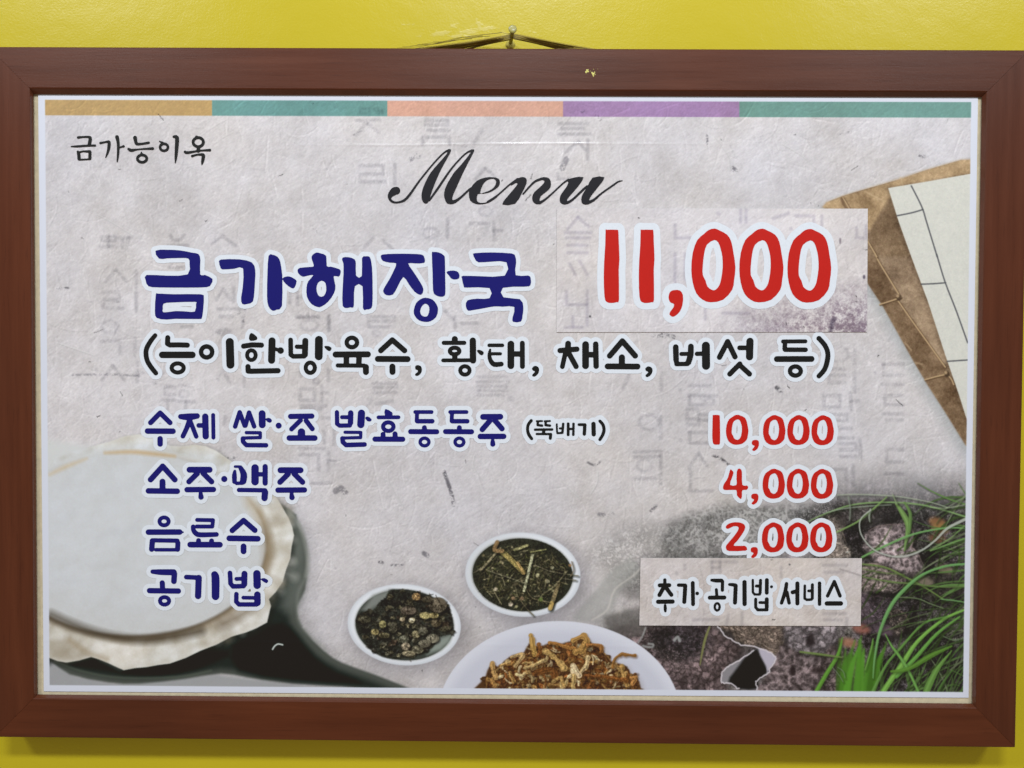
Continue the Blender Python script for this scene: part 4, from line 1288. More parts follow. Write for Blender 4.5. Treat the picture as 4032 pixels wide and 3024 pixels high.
        for _k in range(3):
            u0 = np.array([X, Y]) + g.normal(0, a * k * .35, 2)
            cv.line([u0, u0 + g.normal(0, a * k * .4, 2), u0 + g.normal(0, a * k * .6, 2)], g.uniform(.8, 1.8), tuple(v * .38 for v in c), .7, 2)
    bx, by = nx(1608, 466); ix, iy = nx(1606, 467)
    bowl(bx, by, 523 * k, 381 * k, ix, iy, 455 * k, 330 * k, .06, (40, 43, 36))
    cv.ell(ix - 30, iy - 8, 150, 110, (52, 52, 40), .8, 50)
    palt = [(120, 112, 84), (98, 92, 66), (140, 134, 104), (78, 76, 56), (104, 98, 80), (86, 88, 54), (60, 58, 44)]
    for _ in range(330):
        a = g.uniform(0, 2 * math.pi); r = math.sqrt(g.random()) * .86
        x, y = ix + 455 * k * r * math.cos(a), iy + 330 * k * r * math.sin(a)
        L = g.uniform(8, 46); b = g.uniform(0, math.pi)
        c = np.array(palt[g.integers(len(palt))]) * g.uniform(.65, 1.1)
        x2, y2 = x + L * math.cos(b), y + L * math.sin(b)
        if ((x2 - ix) / (450 * k)) ** 2 + ((y2 - iy) / (325 * k)) ** 2 > 1: continue
        cv.line([(x + 2, y + 3), (x2 + 2, y2 + 3)], 2.2, (22, 24, 18), .5, 3, smooth=False)
        cv.line([(x, y), ((x + x2) / 2 + g.normal(0, 3), (y + y2) / 2 + g.normal(0, 3)), (x2, y2)], g.uniform(.8, 2.4), c, .85, 1.6)
    for _ in range(110):
        a = g.uniform(0, 2 * math.pi); r = math.sqrt(g.random()) * .85
        x, y = ix + 455 * k * r * math.cos(a), iy + 330 * k * r * math.sin(a)
        cv.ell(x, y, g.uniform(2, 6), g.uniform(2, 4.5), g.choice([(128, 122, 92), (100, 104, 66), (150, 140, 110), (84, 76, 60)]), .8, 2.5)
    for s_, r, c in (('1695,285 1660,440 1618,610', 7, (172, 172, 142)), ('1415,255 1500,330 1610,440', 13, (146, 132, 82)), ('1400,225 1310,330 1225,425', 6, (124, 116, 92)), ('1535,240 1645,200', 7, (160, 156, 112)), ('1930,540 1900,640 1860,760', 10, (118, 106, 78)),
                     ('1870,725 1855,770', 11, (176, 150, 92)), ('1560,360 1615,450', 8, (168, 142, 92)), ('1680,260 1815,235', 4, (150, 148, 100)), ('1330,590 1415,735', 4, (124, 118, 92)), ('1290,430 1450,480 1640,550', 3, (120, 116, 96)), ('1720,380 1880,440 2110,475', 3, (112, 106, 88)),
                     ('2090,515 1960,500', 3, (110, 104, 86)), ('1780,650 1900,560 2010,430', 3.5, (118, 112, 88)), ('1640,600 1700,680 1850,715', 3, (118, 110, 86)), ('1560,660 1640,770 1705,835', 3, (110, 100, 80)), ('1375,170 1350,240 1420,250', 10, (132, 108, 76)), ('2050,345 2070,420 2040,480', 2.5, (120, 104, 84))):
        pts = cr('N', s_)
        cv.line([(x + 4, y + 5) for x, y in pts], r * k * 2.2 if r < 5 else r, (20, 22, 16), .6, 5)
        cv.line(pts, r * (.55 if r < 5 else .8), c, .95, 1.8)
        if r > 5:
            cv.line([(x - 2, y) for x, y in pts], r * .2, tuple(min(v * 1.25, 230) for v in c), .7, 2)
    for x, y, a, c in ((1497, 735, 20, (206, 192, 172)), (1360, 597, 18, (196, 184, 160)), (1740, 470, 18, (156, 152, 120)), (1835, 525, 16, (164, 160, 130)), (1520, 680, 18, (140, 116, 90)), (1600, 680, 18, (130, 108, 84)), (2035, 380, 14, (140, 108, 76)), (1550, 755, 14, (150, 146, 110)), (1770, 690, 20, (96, 112, 60)), (1250, 290, 14, (120, 112, 84)), (1875, 400, 16, (160, 156, 128))):
        X, Y = nx(x, y)
        cv.ell(X, Y, a * k, a * k * .9, c, .92, 3)
    # plate of dried roots
    px_, py_ = CROPS['c8'][0] + 1410 * .60759, CROPS['c8'][1] + 1330 * .60759
    cv.ell(px_ + 4, py_ + 12, 790 * .60759 * 1.03, 622 * .60759 * 1.04, (0.74, 0.74, 0.76), .55, 60, 'mul')
    cv.ell(px_, py_, 790 * .60759, 622 * .60759, (206, 209, 222), 1, 2.5)
    cv.ell(px_, py_ + 14, 745 * .60759, 585 * .60759, (190, 193, 208), .85, 30)
    cv.ell(px_ - 20, py_ + 30, 560 * .60759, 420 * .60759, (202, 203, 214), .8, 60)
    heap = cr('c8', '920,1200 930,1075 965,990 1010,1000 1060,960 1110,925 1180,910 1215,850 1260,880 1340,850 1430,850 1500,830 1560,810 1640,860 1700,900 1700,950 1760,970 1850,1000 1870,1050 1915,1070 1940,1140 1940,1200')
    cv.fill([(x + 6, y + 10) for x, y in heap], (128, 120, 120), .55, 26, smooth=2)
    cv.fill(heap, (78, 54, 34), 1, 5, smooth=2)
    hq = np.array(heap)
    palr = [(176, 142, 88), (146, 106, 58), (104, 68, 38), (190, 164, 116), (126, 80, 42), (160, 124, 72), (84, 54, 32), (200, 178, 138), (138, 84, 44)]
    n = 0
    while n < 420:
        x, y = g.uniform(1900, 2530), g.uniform(2520, 2725)
        if not inside(x, y, hq): continue
        n += 1
        L = g.uniform(16, 62); a = g.uniform(0, math.pi); b = a + g.normal(0, 1.0)
        p1 = (x + L * .5 * math.cos(a), y + L * .5 * math.sin(a)); p2 = (p1[0] + L * .5 * math.cos(b), p1[1] + L * .5 * math.sin(b))
        r = g.uniform(1.8, 8.5)
        c = np.array(palr[g.integers(len(palr))]) * g.uniform(.68, 1.06); c = c.mean() + (c - c.mean()) * .95
        P_ = [(x, y), p1, p2]
        if not inside(p2[0], p2[1], hq) and g.random() < .8: continue
        cv.line([(u + 4, v + 5) for u, v in P_], [r, r * 1.1, r * .7], (62, 36, 18), .6, 5)
        q_ = catmull(np.array(P_), 4, False); q_ = q_ + g.normal(0, .22 * r, q_.shape)
        cv.line(q_, r * g.uniform(.5, 1.25, len(q_)), c, .95, 1.6, smooth=False)
        cv.line(q_ + [r * .35, r * .3], r * .3, c * .5, .65, 2, smooth=False)
        cv.line(q_ - [r * .4, r * .35], r * .22, np.minimum(c * 1.22 + 8, 235), .75, 1.8, smooth=False)
    for s_, r, c in (('1225,800 1235,860 1250,920', 11, (196, 152, 76)), ('1285,860 1290,900 1270,930', 8, (150, 92, 44)), ('1345,845 1430,865 1510,880', 9, (176, 118, 56)), ('1500,830 1560,800 1590,830 1560,890 1520,900', 13, (190, 142, 72)), ('1590,860 1680,860 1680,910', 8, (168, 110, 54)),
                     ('1320,900 1390,950 1440,1010', 13, (198, 158, 90)), ('1600,930 1580,1000 1530,1060', 10, (214, 184, 130)), ('1500,1000 1540,1060 1500,1030', 10, (222, 196, 150)), ('1760,1010 1770,955 1820,925 1905,932', [6, 7, 6, 5], (160, 108, 50)), ('1820,1000 1830,1060 1850,1120', 9, (190, 146, 78)),
                     ('1880,1075 1910,1065 1890,1110', 8, (186, 128, 66)), ('975,990 985,1040 1000,1080', 9, (196, 152, 88)), ('940,1080 975,1100 990,1130', 8, (176, 128, 66)), ('1100,940 1180,920 1130,1000', 10, (200, 164, 106)), ('1420,1090 1430,1140 1460,1090', 7, (200, 170, 108)), ('1500,1060 1495,1140', 9, (196, 162, 96)),
                     ('1180,1010 1260,980 1330,950', 6, (206, 172, 110)), ('1130,1050 1170,1055', 6, (220, 198, 140)), ('1650,1060 1760,1080 1840,1090', 10, (140, 84, 38)), ('1250,1040 1360,1010 1390,1080', 11, (126, 76, 36)), ('1370,1100 1420,1070 1440,1120', 9, (190, 150, 84))):
        pts = cr('c8', s_)
        c = tuple((sum(c) / 3 + (v - sum(c) / 3) * .85) * .9 for v in c)
        q_ = catmull(np.array(pts), 4, False) + g.normal(0, 1.6, (1, 2))
        q_ = q_ + g.normal(0, 1.3, q_.shape)
        rr = (np.mean(r) * .95) * g.uniform(.55, 1.3, len(q_))
        cv.line(q_ + [3, 5], rr, (62, 40, 24), .6, 6, smooth=False)
        cv.line(q_, rr, c, .97, 1.6, smooth=False)
        cv.line(q_ + [2.0, 1.6], rr * .3, tuple(v * .55 for v in c), .6, 2, smooth=False)
        cv.line(q_ - [2.0, 1.6], rr * .3, tuple(min(v * 1.2, 235) for v in c), .7, 2, smooth=False)
    def mottle(pts, beta, lo, amt, seed):
        q_ = cv.pt(pts); sj, si, gx, gy = cv.win(q_, 4)
        m_ = np.clip(0.5 - poly_sdf(gx, gy, q_) / 6, 0, 1)
        t_ = fnoise(h, w, beta, seed, lo=lo)[sj, si]
        cv.A[sj, si] *= 1 + (m_ * np.clip(t_, -2, 2) * amt)[..., None]
    mottle(heap, 1.0, 60, .16, 61)
    mottle(mound, 1.1, 50, .24, 62)
    mottle([(ix + 450 * k * math.cos(t), iy + 325 * k * math.sin(t)) for t in np.linspace(0, 6.2, 24)], 1.0, 60, .20, 63)
    # overall print grain
    cv.A += rng.normal(0, 1.6, cv.A.shape)
    # white margin round the picture
    q = cv.pt([(176.2, 391.9), (3823, 401), (3790.8, 2723.8), (194.4, 2696.5)])
    gy, gx = np.mgrid[0:h, 0:w].astype(float)
    d = poly_sdf(gx, gy, q)
    a = np.clip(0.5 + d, 0, 1)[..., None]
    cv.A += (np.array([205, 210, 225]) - cv.A) * a
    return cv
PATCH1 = [(2193, 820), (3417, 821.5), (3414, 1307), (2191.5, 1308)]
PATCH2 = [(2522.4, 2197), (3393.9, 2198.3), (3389, 2464.8), (2517.5, 2462.8)]
def paint_patch(corners, seed, which):
    q = s2pa(corners)
    cv = Canvas(q[:, 0].min() - .001, q[:, 1].min() - .001, q[:, 0].max() + .001, q[:, 1].max() + .001, (200, 200, 200))
    hanji(cv, seed, (203, 199, 203) if which == 1 else (196, 189, 188))
    gh = '95,55 55,102|95,55 137,92|45,116 147,116|50,137 142,137|55,166 132,166|55,196 132,196|62,240 85,282|102,230 132,282|50,350 50,402 130,402|132,345 132,482|45,492 112,492|75,450 75,490|480,85 480,137 545,137|480,200 480,330|520,200 520,300|740,18 740,76|762,18 762,76|960,50 1030,50 1030,82|1062,50 1062,92|1200,98 1200,137 1237,137 1237,90|670,436 772,436|650,40 655,42|940,100 942,102|870,60 930,40|600,330 600,460|590,170 560,240'
    if which == 1:
        for st in gh.split('|'):
            cv.line(cr('g5', st), 6, (.90, .895, .92), 1, 4, 'mul', smooth=False)
        h, w = cv.h, cv.w
        sp = fnoise(h, w, 1.2, 91, lo=25)
        gy, gx = np.mgrid[0:h, 0:w].astype(float)
        c = cv.pt([(3414, 1307)])[0]
        fall = np.clip(1 - np.hypot((gx - c[0]) / 330.0, (gy - c[1]) / 112.0), 0, 1)
        k = np.clip(fall * 1.02 * (0.62 + sp * .42), 0, 1)[..., None]
        cv.A *= 1 - k * np.array([.38, .44, .38])
        cv.line([(3268, 1306), (3275, 1270), (3282, 1255)], 8, (.62, .6, .66), 1, 5, 'mul')
        cv.ell(3306, 948, 4, 12, (120, 110, 120), .8, 3); cv.ell(3400, 1090, 5, 8, (90, 84, 100), .9, 3); cv.ell(2322, 1245, 4, 4, (70, 70, 76), .9, 2)
    else:
        for st in '740,370 822,370|742,370 742,470|820,370 820,472|745,425 815,425|862,370 985,370|1820,402 2045,402|1830,470 2005,470|1820,870 2032,870|1830,932 1992,932|2042,915 2042,982|1410,425 1410,520|902,880 880,972|1032,860 1032,982|560,930 800,925|400,480 402,482|480,400 480,440'.split('|'):
            cv.line(cr('K', st), 6, (.90, .90, .91), 1, 4, 'mul', smooth=False)
        cv.line(cr('K', '1490,395 1492,396'), 3, (70, 70, 76), .8, 2)
        cv.line(cr('K', '1980,440 2080,470 2170,500'), 2.5, (.78, .77, .78), 1, 4, 'mul')
    cv.A += rng.normal(0, 1.5, cv.A.shape)
    return cv
def image_material(name, cv, rough, crease=False):
    lin = np.clip(np.clip(cv.A, 2, 250) / 255.0, 0, 1)
    lin = np.where(lin <= 0.04045, lin / 12.92, ((lin + 0.055) / 1.055) ** 2.4)
    lin = (lin - SHEEN) / LIGHT
    lin = np.clip(lin, 0.002, 0.95)
    out = np.ones((cv.h, cv.w, 4), np.float32)
    s = np.where(lin <= 0.0031308, lin * 12.92, 1.055 * lin ** (1 / 2.4) - 0.055)
    out[..., :3] = s[::-1]
    img = bpy.data.images.new(name, cv.w, cv.h, alpha=False)
    img.pixels.foreach_set(out.ravel())
    img.update()
    img.pack()
    m, nt, b = principled(name, (.6, .6, .6), rough, 0.34)
    b.inputs['Coat Weight'].default_value = 0.5
    b.inputs['Coat Roughness'].default_value = 0.10
    uv = nt.nodes.new('ShaderNodeUVMap')
    tx = nt.nodes.new('ShaderNodeTexImage'); tx.image = img; tx.interpolation = 'Cubic'; tx.extension = 'EXTEND'
    nt.links.new(uv.outputs[0], tx.inputs[0]); nt.links.new(tx.outputs[0], b.inputs['Base Color'])
    n1 = noise(nt, 12, 3, 0.5, (1, 1, 1.5))                      # slow waves of the sheet
    p = bump(nt, b, n1.outputs['Fac'], 0.10, 0.002)
    n2 = noise(nt, 700, 2, 0.5)
    p = bump(nt, b, n2.outputs['Fac'], 0.05, 0.0002, p)
    return m

def prism_sheet(name, corners, yf, thick, mat, edge, parent, cv, nx=1, nz=1, lift=None):
    """thin sheet: subdivided front with uv, plus back and edges"""
    c = s2pa(corners, yf)
    V, UV, Fc = [], [], []
    for j in range(nz + 1):
        for i in range(nx + 1):
            u, v = i / nx, j / nz
            p = (1 - v) * ((1 - u) * c[0] + u * c[1]) + v * ((1 - u) * c[3] + u * c[2])
            dy = lift(p[0], p[1]) if lift else 0.0
            V.append((p[0], yf - dy, -p[1])); UV.append(((p[0] - cv.x0) / PX / cv.w, 1 - (p[1] - cv.y0) / PX / cv.h))
    for j in range(nz):
        for i in range(nx):
            a = j * (nx + 1) + i
            Fc.append((a, a + nx + 1, a + nx + 2, a + 1))
    nf = len(Fc)
    k = len(V)
    for p in c:
        V.append((p[0], yf + thick, -p[1])); UV.append((0, 0))
    Fc.append((k, k + 1, k + 2, k + 3))
    rim = [list(range(nx + 1)), [j * (nx + 1) + nx for j in range(nz + 1)], [nz * (nx + 1) + i for i in range(nx, -1, -1)], [j * (nx + 1) for j in range(nz, -1, -1)]]
    for s_ in range(4):
        k2 = len(V)
        for q_ in rim[s_]:                             # own vertices, so that the front keeps its flat shading
            V.append(V[q_]); UV.append((0, 0))
        Fc.append(tuple(range(k2, len(V))) + (k + (s_ + 1) % 4, k + s_))
    me = bpy.data.meshes.new(name)
    me.from_pydata(V, [], Fc)
    ul = me.uv_layers.new(name='UVMap')
    for lo in me.loops:
        ul.data[lo.index].uv = UV[lo.vertex_index]
    o = link(name, me, [mat, edge], parent)
    for i, p in enumerate(me.polygons):
        p.material_index = 0 if i < nf else 1
        p.use_smooth = i < nf
    if me.polygons[0].normal.y > 0:
        me.flip_normals()
    return o

# ------------------------------------------------------------------ the wall (setting)
WALL = 0.026
def build_wall():
    bm = bmesh.new()
    xs = np.linspace(-2.2, 2.2, 45); zs = np.linspace(-1.4, 1.6, 31)
    vv = [[bm.verts.new((x, WALL, z)) for x in xs] for z in zs]
    for j in range(len(zs) - 1):
        for i in range(len(xs) - 1):
            bm.faces.new((vv[j][i], vv[j][i + 1], vv[j + 1][i + 1], vv[j + 1][i]))
    front = list(bm.faces)
    me = bpy.data.meshes.new('wall')
    r = bmesh.ops.extrude_face_region(bm, geom=front)
    for v in r['geom']:
        if isinstance(v, bmesh.types.BMVert):
            v.co.y += 0.10
    bmesh.ops.recalc_face_normals(bm, faces=bm.faces)
    bm.to_mesh(me); bm.free()
    o = link('wall', me, [M_WALL])
    o['kind'] = 'structure'
build_wall()

# ------------------------------------------------------------------ the framed board
board = bpy.data.objects.new('menu_board', None)
COL.objects.link(board)
board['label'] = 'wide menu board in a red brown wooden frame hung on the yellow wall'
board['category'] = 'menu board'
board.empty_display_size = 0.05

FRONT, LIP, BACK = -0.0060, -0.0012, 0.0200
of = [s2p(-48, 183, FRONT), s2p(4053, 196.5, FRONT), s2p(3998.6, 2944, FRONT), s2p(-22, 2903, FRONT)]
inf = [s2p(116.5, 346.9, FRONT), s2p(3887, 360.8, FRONT), s2p(3844, 2786.9, FRONT), s2p(131.7, 2749.4, FRONT)]
ib = [s2p(131.7, 370.9, LIP), s2p(3865.7, 382.3, LIP), s2p(3827.7, 2770.2, LIP), s2p(147.4, 2734.2, LIP)]
def rail(k, mat):
    """one mitred length of moulding from corner k to corner k+1"""
    secs = []
    for e, c in enumerate((k, (k + 1) % 4)):
        o_, i_, b_ = np.array(of[c]), np.array(inf[c]), np.array(ib[c])
        d = (i_ - o_); n = np.linalg.norm(d)
        u = d / n                                              # along the mitre, outwards to inwards
        sh = 0.0009 * math.sqrt(2)
        rb = b_ - u * 0.0060 * math.sqrt(2)
        prof = [(o_, BACK), (o_, FRONT + 0.0012), (o_ + u * sh * .35, FRONT + 0.0004), (o_ + u * sh * 1.2, FRONT),
                (i_ - u * sh * 0.9, FRONT), (i_ - u * sh * 0.25, FRONT + 0.0003), (i_ + (b_ - i_) * 0.08, FRONT + 0.0007), (b_, LIP), (rb, LIP), (rb, BACK)]
        secs.append(prof)
    a, b = np.array(of[k]), np.array(of[(k + 1) % 4])
    t = (b - a) / np.linalg.norm(b - a) * 0.00013              # hairline mitre gap
    V, Fc = [], []
    n = len(secs[0])
    m = 9
    for s_ in range(m):
        f = s_ / (m - 1)
        for j in range(n):
            p0 = secs[0][j][0] + t; p1 = secs[1][j][0] - t
            p = p0 * (1 - f) + p1 * f
            V.append((p[0], secs[0][j][1], -p[1]))
    for s_ in range(m - 1):
        for j in range(n):
            j2 = (j + 1) % n
            Fc.append((s_ * n + j, s_ * n + j2, (s_ + 1) * n + j2, (s_ + 1) * n + j))
    Fc.append(tuple(range(n))); Fc.append(tuple((m - 1) * n + j for j in range(n)))
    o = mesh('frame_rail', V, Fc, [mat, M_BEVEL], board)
    for p in o.data.polygons:                          # the moulded inner lip, its caught light put into a lighter wood colour
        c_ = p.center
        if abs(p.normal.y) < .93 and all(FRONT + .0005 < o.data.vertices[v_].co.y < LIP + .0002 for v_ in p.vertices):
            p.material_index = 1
    return o
M_BEVEL = plain('lit_lip_wood', (0.105, 0.032, 0.015), 0.26, 0.5, 60, 0.12, 0.1)  # same wood as the rails, lightened to paint in light on the lip
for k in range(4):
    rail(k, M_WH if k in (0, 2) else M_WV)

bc = [s2p(122, 361, 0.0), s2p(3876, 373, 0.0), s2p(3838, 2781, 0.0), s2p(138, 2743, 0.0)]
V = [(x, y, -z) for y in (0.0009, 0.0045) for x, z in bc]
mesh('backing_board', V, [(0, 1, 2, 3), (4, 5, 6, 7), (0, 1, 5, 4), (1, 2, 6, 5), (2, 3, 7, 6), (3, 0, 4, 7)], [M_BACK], board)

cvs = paint_sheet()
M_SHEET = image_material('printed_sheet', cvs, 0.30)
cy_line = s2pa([[1600, 572], [1800, 568], [2016, 566], [2200, 565], [2420, 566]])
def crease(x, y):
    """two pressed folds of the laminated sheet"""
    yc = np.interp(x, cy_line[:, 0], cy_line[:, 1])
    amp = 0.00030 * math.exp(-((x - 0.0) / 0.17) ** 4) * (0.72 + 0.28 * math.sin(x * 95 + 1.2) + 0.12 * math.sin(x * 41))
    d = (y - yc) / 0.0012
    h = amp * math.exp(-d * d)
    y2 = s2p(2016, 2540)[1] + 0.004 * x
    d = (y - y2) / 0.0018
    return h + 0.00006 * math.exp(-d * d)
def sheet_object():
    c = s2pa([[150, 360], [3851, 374], [3813.8, 2747.4], [172.2, 2722.3]], 0.0)
    # rows packed near the folds
    yr = [0, .02, .04, .06, .07]
    f1 = (cy_line[2, 1] - c[0, 1]) / (c[3, 1] - c[0, 1]); f2 = (s2p(2016, 2540)[1] - c[0, 1]) / (c[3, 1] - c[0, 1])
    rows = sorted(set([0, 1] + list(np.linspace(0, 1, 40)) + list(f1 + np.linspace(-.009, .009, 31)) + list(f2 + np.linspace(-.012, .012, 17))))
    nx = 60
    V, UV, Fc = [], [], []
    for v in rows:
        for i in range(nx + 1):
            u = i / nx
            p = (1 - v) * ((1 - u) * c[0] + u * c[1]) + v * ((1 - u) * c[3] + u * c[2])
            V.append((p[0], -crease(p[0], p[1]), -p[1])); UV.append(((p[0] - cvs.x0) / PX / cvs.w, 1 - (p[1] - cvs.y0) / PX / cvs.h))
    nz = len(rows) - 1
    for j in range(nz):
        for i in range(nx):
            a = j * (nx + 1) + i
            Fc.append((a, a + nx + 1, a + nx + 2, a + 1))
    nf = len(Fc); k = len(V)
    for p in c:
        V.append((p[0], 0.0008, -p[1])); UV.append((0, 0))
    Fc.append((k, k + 1, k + 2, k + 3))
    rim = [list(range(nx + 1)), [j * (nx + 1) + nx for j in range(nz + 1)], [nz * (nx + 1) + i for i in range(nx, -1, -1)], [j * (nx + 1) for j in range(nz, -1, -1)]]
    for s_ in range(4):
        k2 = len(V)
        for q_ in rim[s_]:                             # own vertices, so that the front keeps its flat shading
            V.append(V[q_]); UV.append((0, 0))
        Fc.append(tuple(range(k2, len(V))) + (k + (s_ + 1) % 4, k + s_))
    me = bpy.data.meshes.new('printed_sheet')
    me.from_pydata(V, [], Fc)
    ul = me.uv_layers.new(name='UVMap')
    vi = np.empty(len(me.loops), np.int32); me.loops.foreach_get('vertex_index', vi)
    ul.data.foreach_set('uv', np.array(UV, np.float32)[vi].ravel())
    o = link('printed_sheet', me, [M_SHEET, M_EDGE], board)
    for i, p in enumerate(me.polygons):
        p.material_index = 0 if i < nf else 1
        p.use_smooth = i < nf
    if me.polygons[0].normal.y > 0:
        me.flip_normals()
    return o
sheet = sheet_object()
HY = -0.00026
lettering('shop_lettering', SHOP, M_BLACK, sheet, 0, HY + 0.00006, 'small black brush lettering in the upper left corner')
lettering('menu_heading', MENU, M_SCRIPT, sheet, 0, HY + 0.00006, 'charcoal script word Menu at the top')
lettering('dish_lettering', TITLE, M_NAVY, sheet, 17.5, HY, 'largest blue brush lettering with a white outline')
lettering('ingredient_lettering', LINE2, M_BLACK, sheet, 16.5, HY, 'black lettering in brackets below the big blue name')
lettering('item_lettering', LINE3, M_NAVY, sheet, 16.5, HY, 'long blue line of lettering beside the price 10,000')
lettering('note_lettering', LINE3B, M_BLACK, sheet, 17, HY, 'small black note in brackets after the long blue line')
lettering('item_lettering', LINE4, M_NAVY, sheet, 16.5, HY, 'blue lettering on the row of the price 4,000')
lettering('item_lettering', LINE5, M_NAVY, sheet, 16.5, HY, 'blue lettering on the row of the price 2,000')
lettering('item_lettering', LINE6, M_NAVY, sheet, 16.5, HY, 'lowest blue lettering over the cloth covered jar')
lettering('price_lettering', P10, M_RED, sheet, 17, HY, 'red price 10,000')
lettering('price_lettering', P4, M_RED, sheet, 17, HY, 'red price 4,000')
lettering('price_lettering', P2, M_RED, sheet, 17, HY, 'red price 2,000')

cv1 = paint_patch(PATCH1, 41, 1)
cv2 = paint_patch(PATCH2, 52, 2)
M_P1 = image_material('patch_print', cv1, 0.34)
M_P2 = image_material('note_patch_print', cv2, 0.34)
patch1 = prism_sheet('price_patch', PATCH1, -0.00075, 0.00035, M_P1, M_EDGE, board, cv1)
patch1['label'] = 'pasted paper patch with the big red price 11,000'
lettering('price_lettering', BIG, M_RED, patch1, 26, -0.00090, 'big red price 11,000')
patch2 = prism_sheet('note_patch', PATCH2, -0.00095, 0.0005, M_P2, M_EDGE, board, cv2)
patch2['label'] = 'pasted paper patch with a black note at the lower right'
lettering('note_lettering', EXTRA, M_BLACK, patch2, 16.5, -0.00110, 'black lettering on the lower pasted patch')

# flecks of wall paint on the top rail
M_FLECK = plain('yellow_paint_fleck', (0.66, 0.62, 0.18), 0.6, 0.3, 300, 0.1)
def flecks():
    g = np.random.default_rng(3)
    V, Fc = [], []
    for cx, cy, r in ((1870, 640, 12), (1862, 655, 9), (1880, 650, 8), (1925, 672, 14), (1915, 660, 7), (1938, 655, 6), (1928, 690, 6), (1930, 628, 3), (1966, 626, 2.5), (1900, 645, 3), (1945, 675, 4), (1880, 632, 5)):
        n = 9
        k = len(V)
        sx, sy = 1500 + cx * .43399, cy * .43399
        for a in range(n):
            t = 2 * math.pi * a / n; q = r * .43399 * g.uniform(.55, 1.25)
            p = s2p(sx + q * math.cos(t), sy + q * math.sin(t) * 1.2, FRONT)
            V.append((p[0], FRONT - 0.00002, -p[1]))
        p = s2p(sx, sy, FRONT); V.append((p[0], FRONT - 0.00022, -p[1]))
        for a in range(n):
            Fc.append((k + a, k + (a + 1) % n, k + n))
    mesh('paint_fleck', V, Fc, [M_FLECK], board)
flecks()

# ------------------------------------------------------------------ hanging cord
M_CORD = plain('olive_cord', (0.17, 0.12, 0.018), 0.55, 0.4, 900, 0.4, 0.4, 0.0004)
M_CORDP = plain('paint_stained_cord', (0.36, 0.28, 0.03), 0.55, 0.4, 900, 0.3, 0.4, 0.0004)
def tube(pts, rad, n=6, flatz=1.0):
    V, Fc = [], []
    pts = [np.array(p, float) for p in pts]
    m = len(pts)
    for i, p in enumerate(pts):
        d = pts[min(i + 1, m - 1)] - pts[max(i - 1, 0)]
        d /= np.linalg.norm(d)
        up = np.array([0, 0, 1.0]) if abs(d[2]) < .9 else np.array([1.0, 0, 0])
        a = np.cross(d, up); a /= np.linalg.norm(a); b = np.cross(a, d)
        r = rad[i] if hasattr(rad, '__len__') else rad
        for k in range(n):
            t = 2 * math.pi * k / n
            V.append(p + r * (math.cos(t) * a * .6 + math.sin(t) * b * flatz))
    for i in range(m - 1):
        for k in range(n):
            k2 = (k + 1) % n
            Fc.append((i * n + k, i * n + k2, (i + 1) * n + k2, (i + 1) * n + k))
    Fc.append(tuple(range(n))); Fc.append(tuple((m - 1) * n + k for k in range(n)))
    return V, Fc
cord = bpy.data.objects.new('hanging_cord', None)
COL.objects.link(cord)
cord.parent = board
cord['label'] = 'frayed olive cord from the back of the frame up over the nail'
def strand(ctrl, r0, r1, mat, seed, wob=1.6):
    if r0 > 0.0004: r0, r1 = 0.00095, 0.00095
    g = np.random.default_rng(seed)
    C3 = catmull(np.array([[x, y, z + 0.008] for x, y, z in ctrl]), 7, False)
    ph = g.uniform(0, 6, 2)
    out = []
    for i, (x, y, z) in enumerate(C3):
        f = i / (len(C3) - 1)
        w_ = wob * math.sin(math.pi * f)
        x_, y_ = s2p(x, y + w_ * math.sin(f * 9 + ph[0]) * 1.2, z)
        out.append((x_, z + 0.0003 * math.sin(f * 12 + ph[1]) * (1 if z < .008 else 0), -y_))
    rad = [(r0 + (r1 - r0) * i / (len(out) - 1)) for i in range(len(out))]
    v, f = tube(out, rad)
    mesh('strand', v, f, [mat], cord, True)
zc = 0.0148
g = np.random.default_rng(2)
for i in range(11):                                   # left side, from the nail outwards and down behind the frame
    u = i / 10
    y0 = 136 + 17 * u
    xc = 1655 + 185 * u + g.normal(0, 9)
    P_ = []
    for t, z in ((0, .001), (.15, .003), (.45, .009), (.8, .0135), (1.0, zc), (1.25, zc), (1.5, zc)):
        P_.append((2012 + (xc - 2012) * t, y0 + (190 - y0) * (t + .10 * math.sin(math.pi * min(t, 1)) * (1 - u)), z))
    strand(P_, 0.00052, 0.00050, M_CORD if i % 3 else M_CORDP, 20 + i, 1.2)
for x0, y0, x1, y1, s_ in ((1975, 128, 1700, 172, 1), (1930, 142, 1670, 178, 2), (1860, 152, 1618, 186, 3), (1800, 158, 1640, 180, 4), (1900, 140, 1760, 160, 5)):
    strand([(x0, y0, 0.004), ((x0 + x1) / 2, (y0 + y1) / 2 - 3, 0.009), (x1, y1, 0.012), (x1 - 55, y1 + 3, 0.0135)], 0.0003, 0.00012, M_CORD, 60 + s_, 2.5)
for i in range(9):                                    # right side
    u = i / 8
    y0 = 135 + 16 * u
    xc = 2318 - 112 * u + g.normal(0, 5)
    P_ = []
    for t, z in ((0, .001), (.15, .003), (.45, .009), (.8, .0135), (1.0, zc), (1.25, zc), (1.5, zc)):
        P_.append((2024 + (xc - 2024) * t, y0 + (191 - y0) * t, z))
    strand(P_, 0.00052, 0.00050, M_CORD if i % 3 else M_CORDP, 40 + i, 1.0)
strand([(2024, 137, 0.0), (2012, 133, -0.0005), (1990, 130, 0.002), (1968, 126, 0.004)], 0.0003, 0.0001, M_CORD, 90)
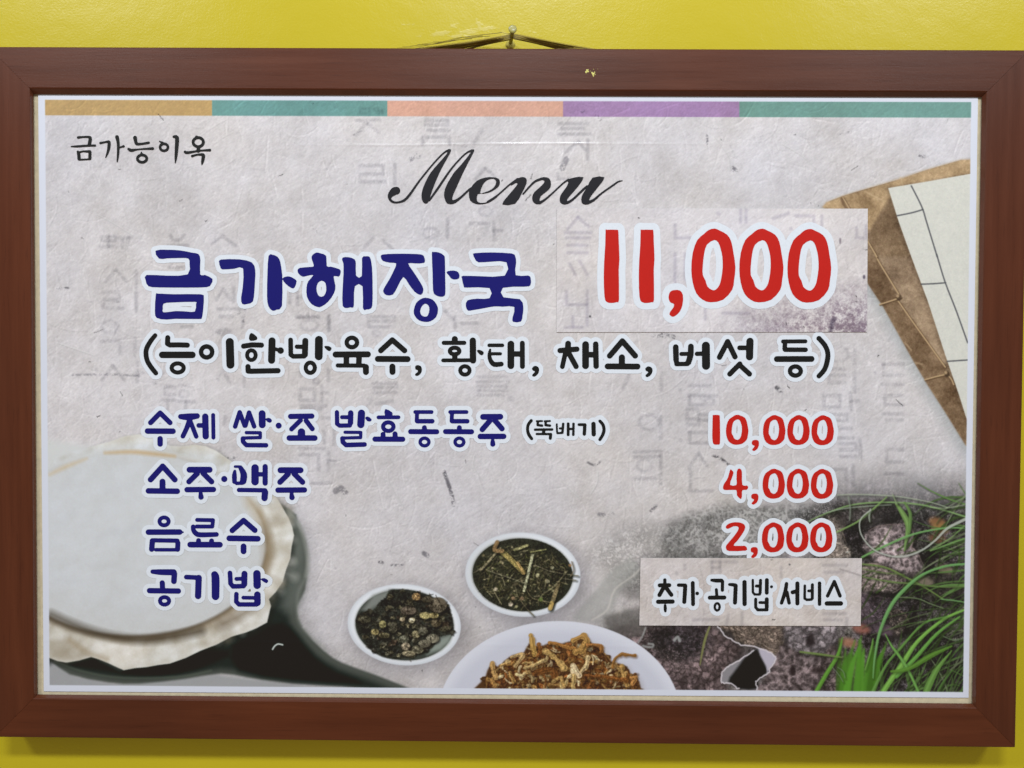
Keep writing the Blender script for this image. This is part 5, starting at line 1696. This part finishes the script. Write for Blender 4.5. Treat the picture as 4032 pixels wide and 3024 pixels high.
for i in range(6):                                    # over the shank of the nail
    y0 = 137 + 2.6 * i
    strand([(2006, y0, 0.0012), (2012, y0 - 2, 0.0008), (2018, y0 - 2, 0.0008), (2028, y0 + .5, 0.0012)], 0.0005, 0.0005, M_CORD, 95 + i, 0)

# ------------------------------------------------------------------ nail
nail = bpy.data.objects.new('nail', None)
COL.objects.link(nail)
nail['label'] = 'steel nail smeared with yellow paint holding the cord above the frame'
nail['category'] = 'nail'
def metal_paint():
    m, nt, b = principled('paint_smeared_steel', (.4, .4, .38), .38, .5)
    n = noise(nt, 330, 3, .6)
    r = ramp(nt, n.outputs['Fac'], [(.50, (.36, .33, .07)), (.64, (.26, .27, .26))])
    r2 = ramp(nt, n.outputs['Fac'], [(.50, (0.0,) * 3), (.64, (.6,) * 3)])
    nt.links.new(r.outputs[0], b.inputs['Base Color']); nt.links.new(r2.outputs[0], b.inputs['Metallic'])
    bump(nt, b, n.outputs['Fac'], .3, .0005)
    return m
M_NAIL = metal_paint()
hx, hy = s2p(2018.6, 115, -0.0065)
wx, wy = s2p(2010, 171, WALL)
nail.location = (wx, WALL, -wy)
bpy.context.view_layer.update()
def lathe(prof, p0, axis, n=20):
    axis = Vector(axis).normalized()
    a = axis.orthogonal().normalized(); b = axis.cross(a)
    V, Fc = [], []
    for s_, r in prof:
        for k in range(n):
            t = 2 * math.pi * k / n
            V.append(Vector(p0) + axis * s_ + (a * math.cos(t) + b * math.sin(t)) * r)
    m = len(prof)
    for i in range(m - 1):
        for k in range(n):
            k2 = (k + 1) % n
            Fc.append((i * n + k, i * n + k2, (i + 1) * n + k2, (i + 1) * n + k))
    Fc.append(tuple(range(n))); Fc.append(tuple((m - 1) * n + k for k in range(n)))
    return V, Fc
base = Vector((0, 0, 0)); head = Vector((hx - wx, -0.0065 - WALL, -hy + wy))
L = head.length
v, f = lathe([(-.004, .0021), (L * .3, .00205), (L * .7, .0020), (L - .0004, .0020)], base, head)
mesh('shank', v, f, [M_NAIL], nail, True)
v, f = lathe([(0, .0019), (.0002, .0036), (.0006, .0040), (.0011, .0040), (.0015, .0036), (.0017, .0022), (.0016, .0008)], base + head.normalized() * (L - .0006), head, 28)
mesh('head', v, f, [M_NAIL], nail, True)
M_LUMP = plain('yellow_filler', (0.50, 0.43, 0.09), 0.6, 0.3, 500, 0.15, 0.5, 0.0008)
def lump():
    g = np.random.default_rng(5)
    V, Fc = [], []
    n, m = 16, 6
    for j in range(m):
        t = j / (m - 1) * math.pi / 2
        for k in range(n):
            a = 2 * math.pi * k / n
            r = .0047 * math.cos(t) * (1 + g.normal(0, .08)) + .0004
            V.append((r * math.cos(a), .001 - .0042 * math.sin(t), r * math.sin(a) * 1.05 - .0012))
    for j in range(m - 1):
        for k in range(n):
            k2 = (k + 1) % n
            Fc.append((j * n + k, j * n + k2, (j + 1) * n + k2, (j + 1) * n + k))
    Fc.append(tuple((m - 1) * n + k for k in range(n)))
    mesh('wall_plug', V, Fc, [M_LUMP], nail, True)
lump()
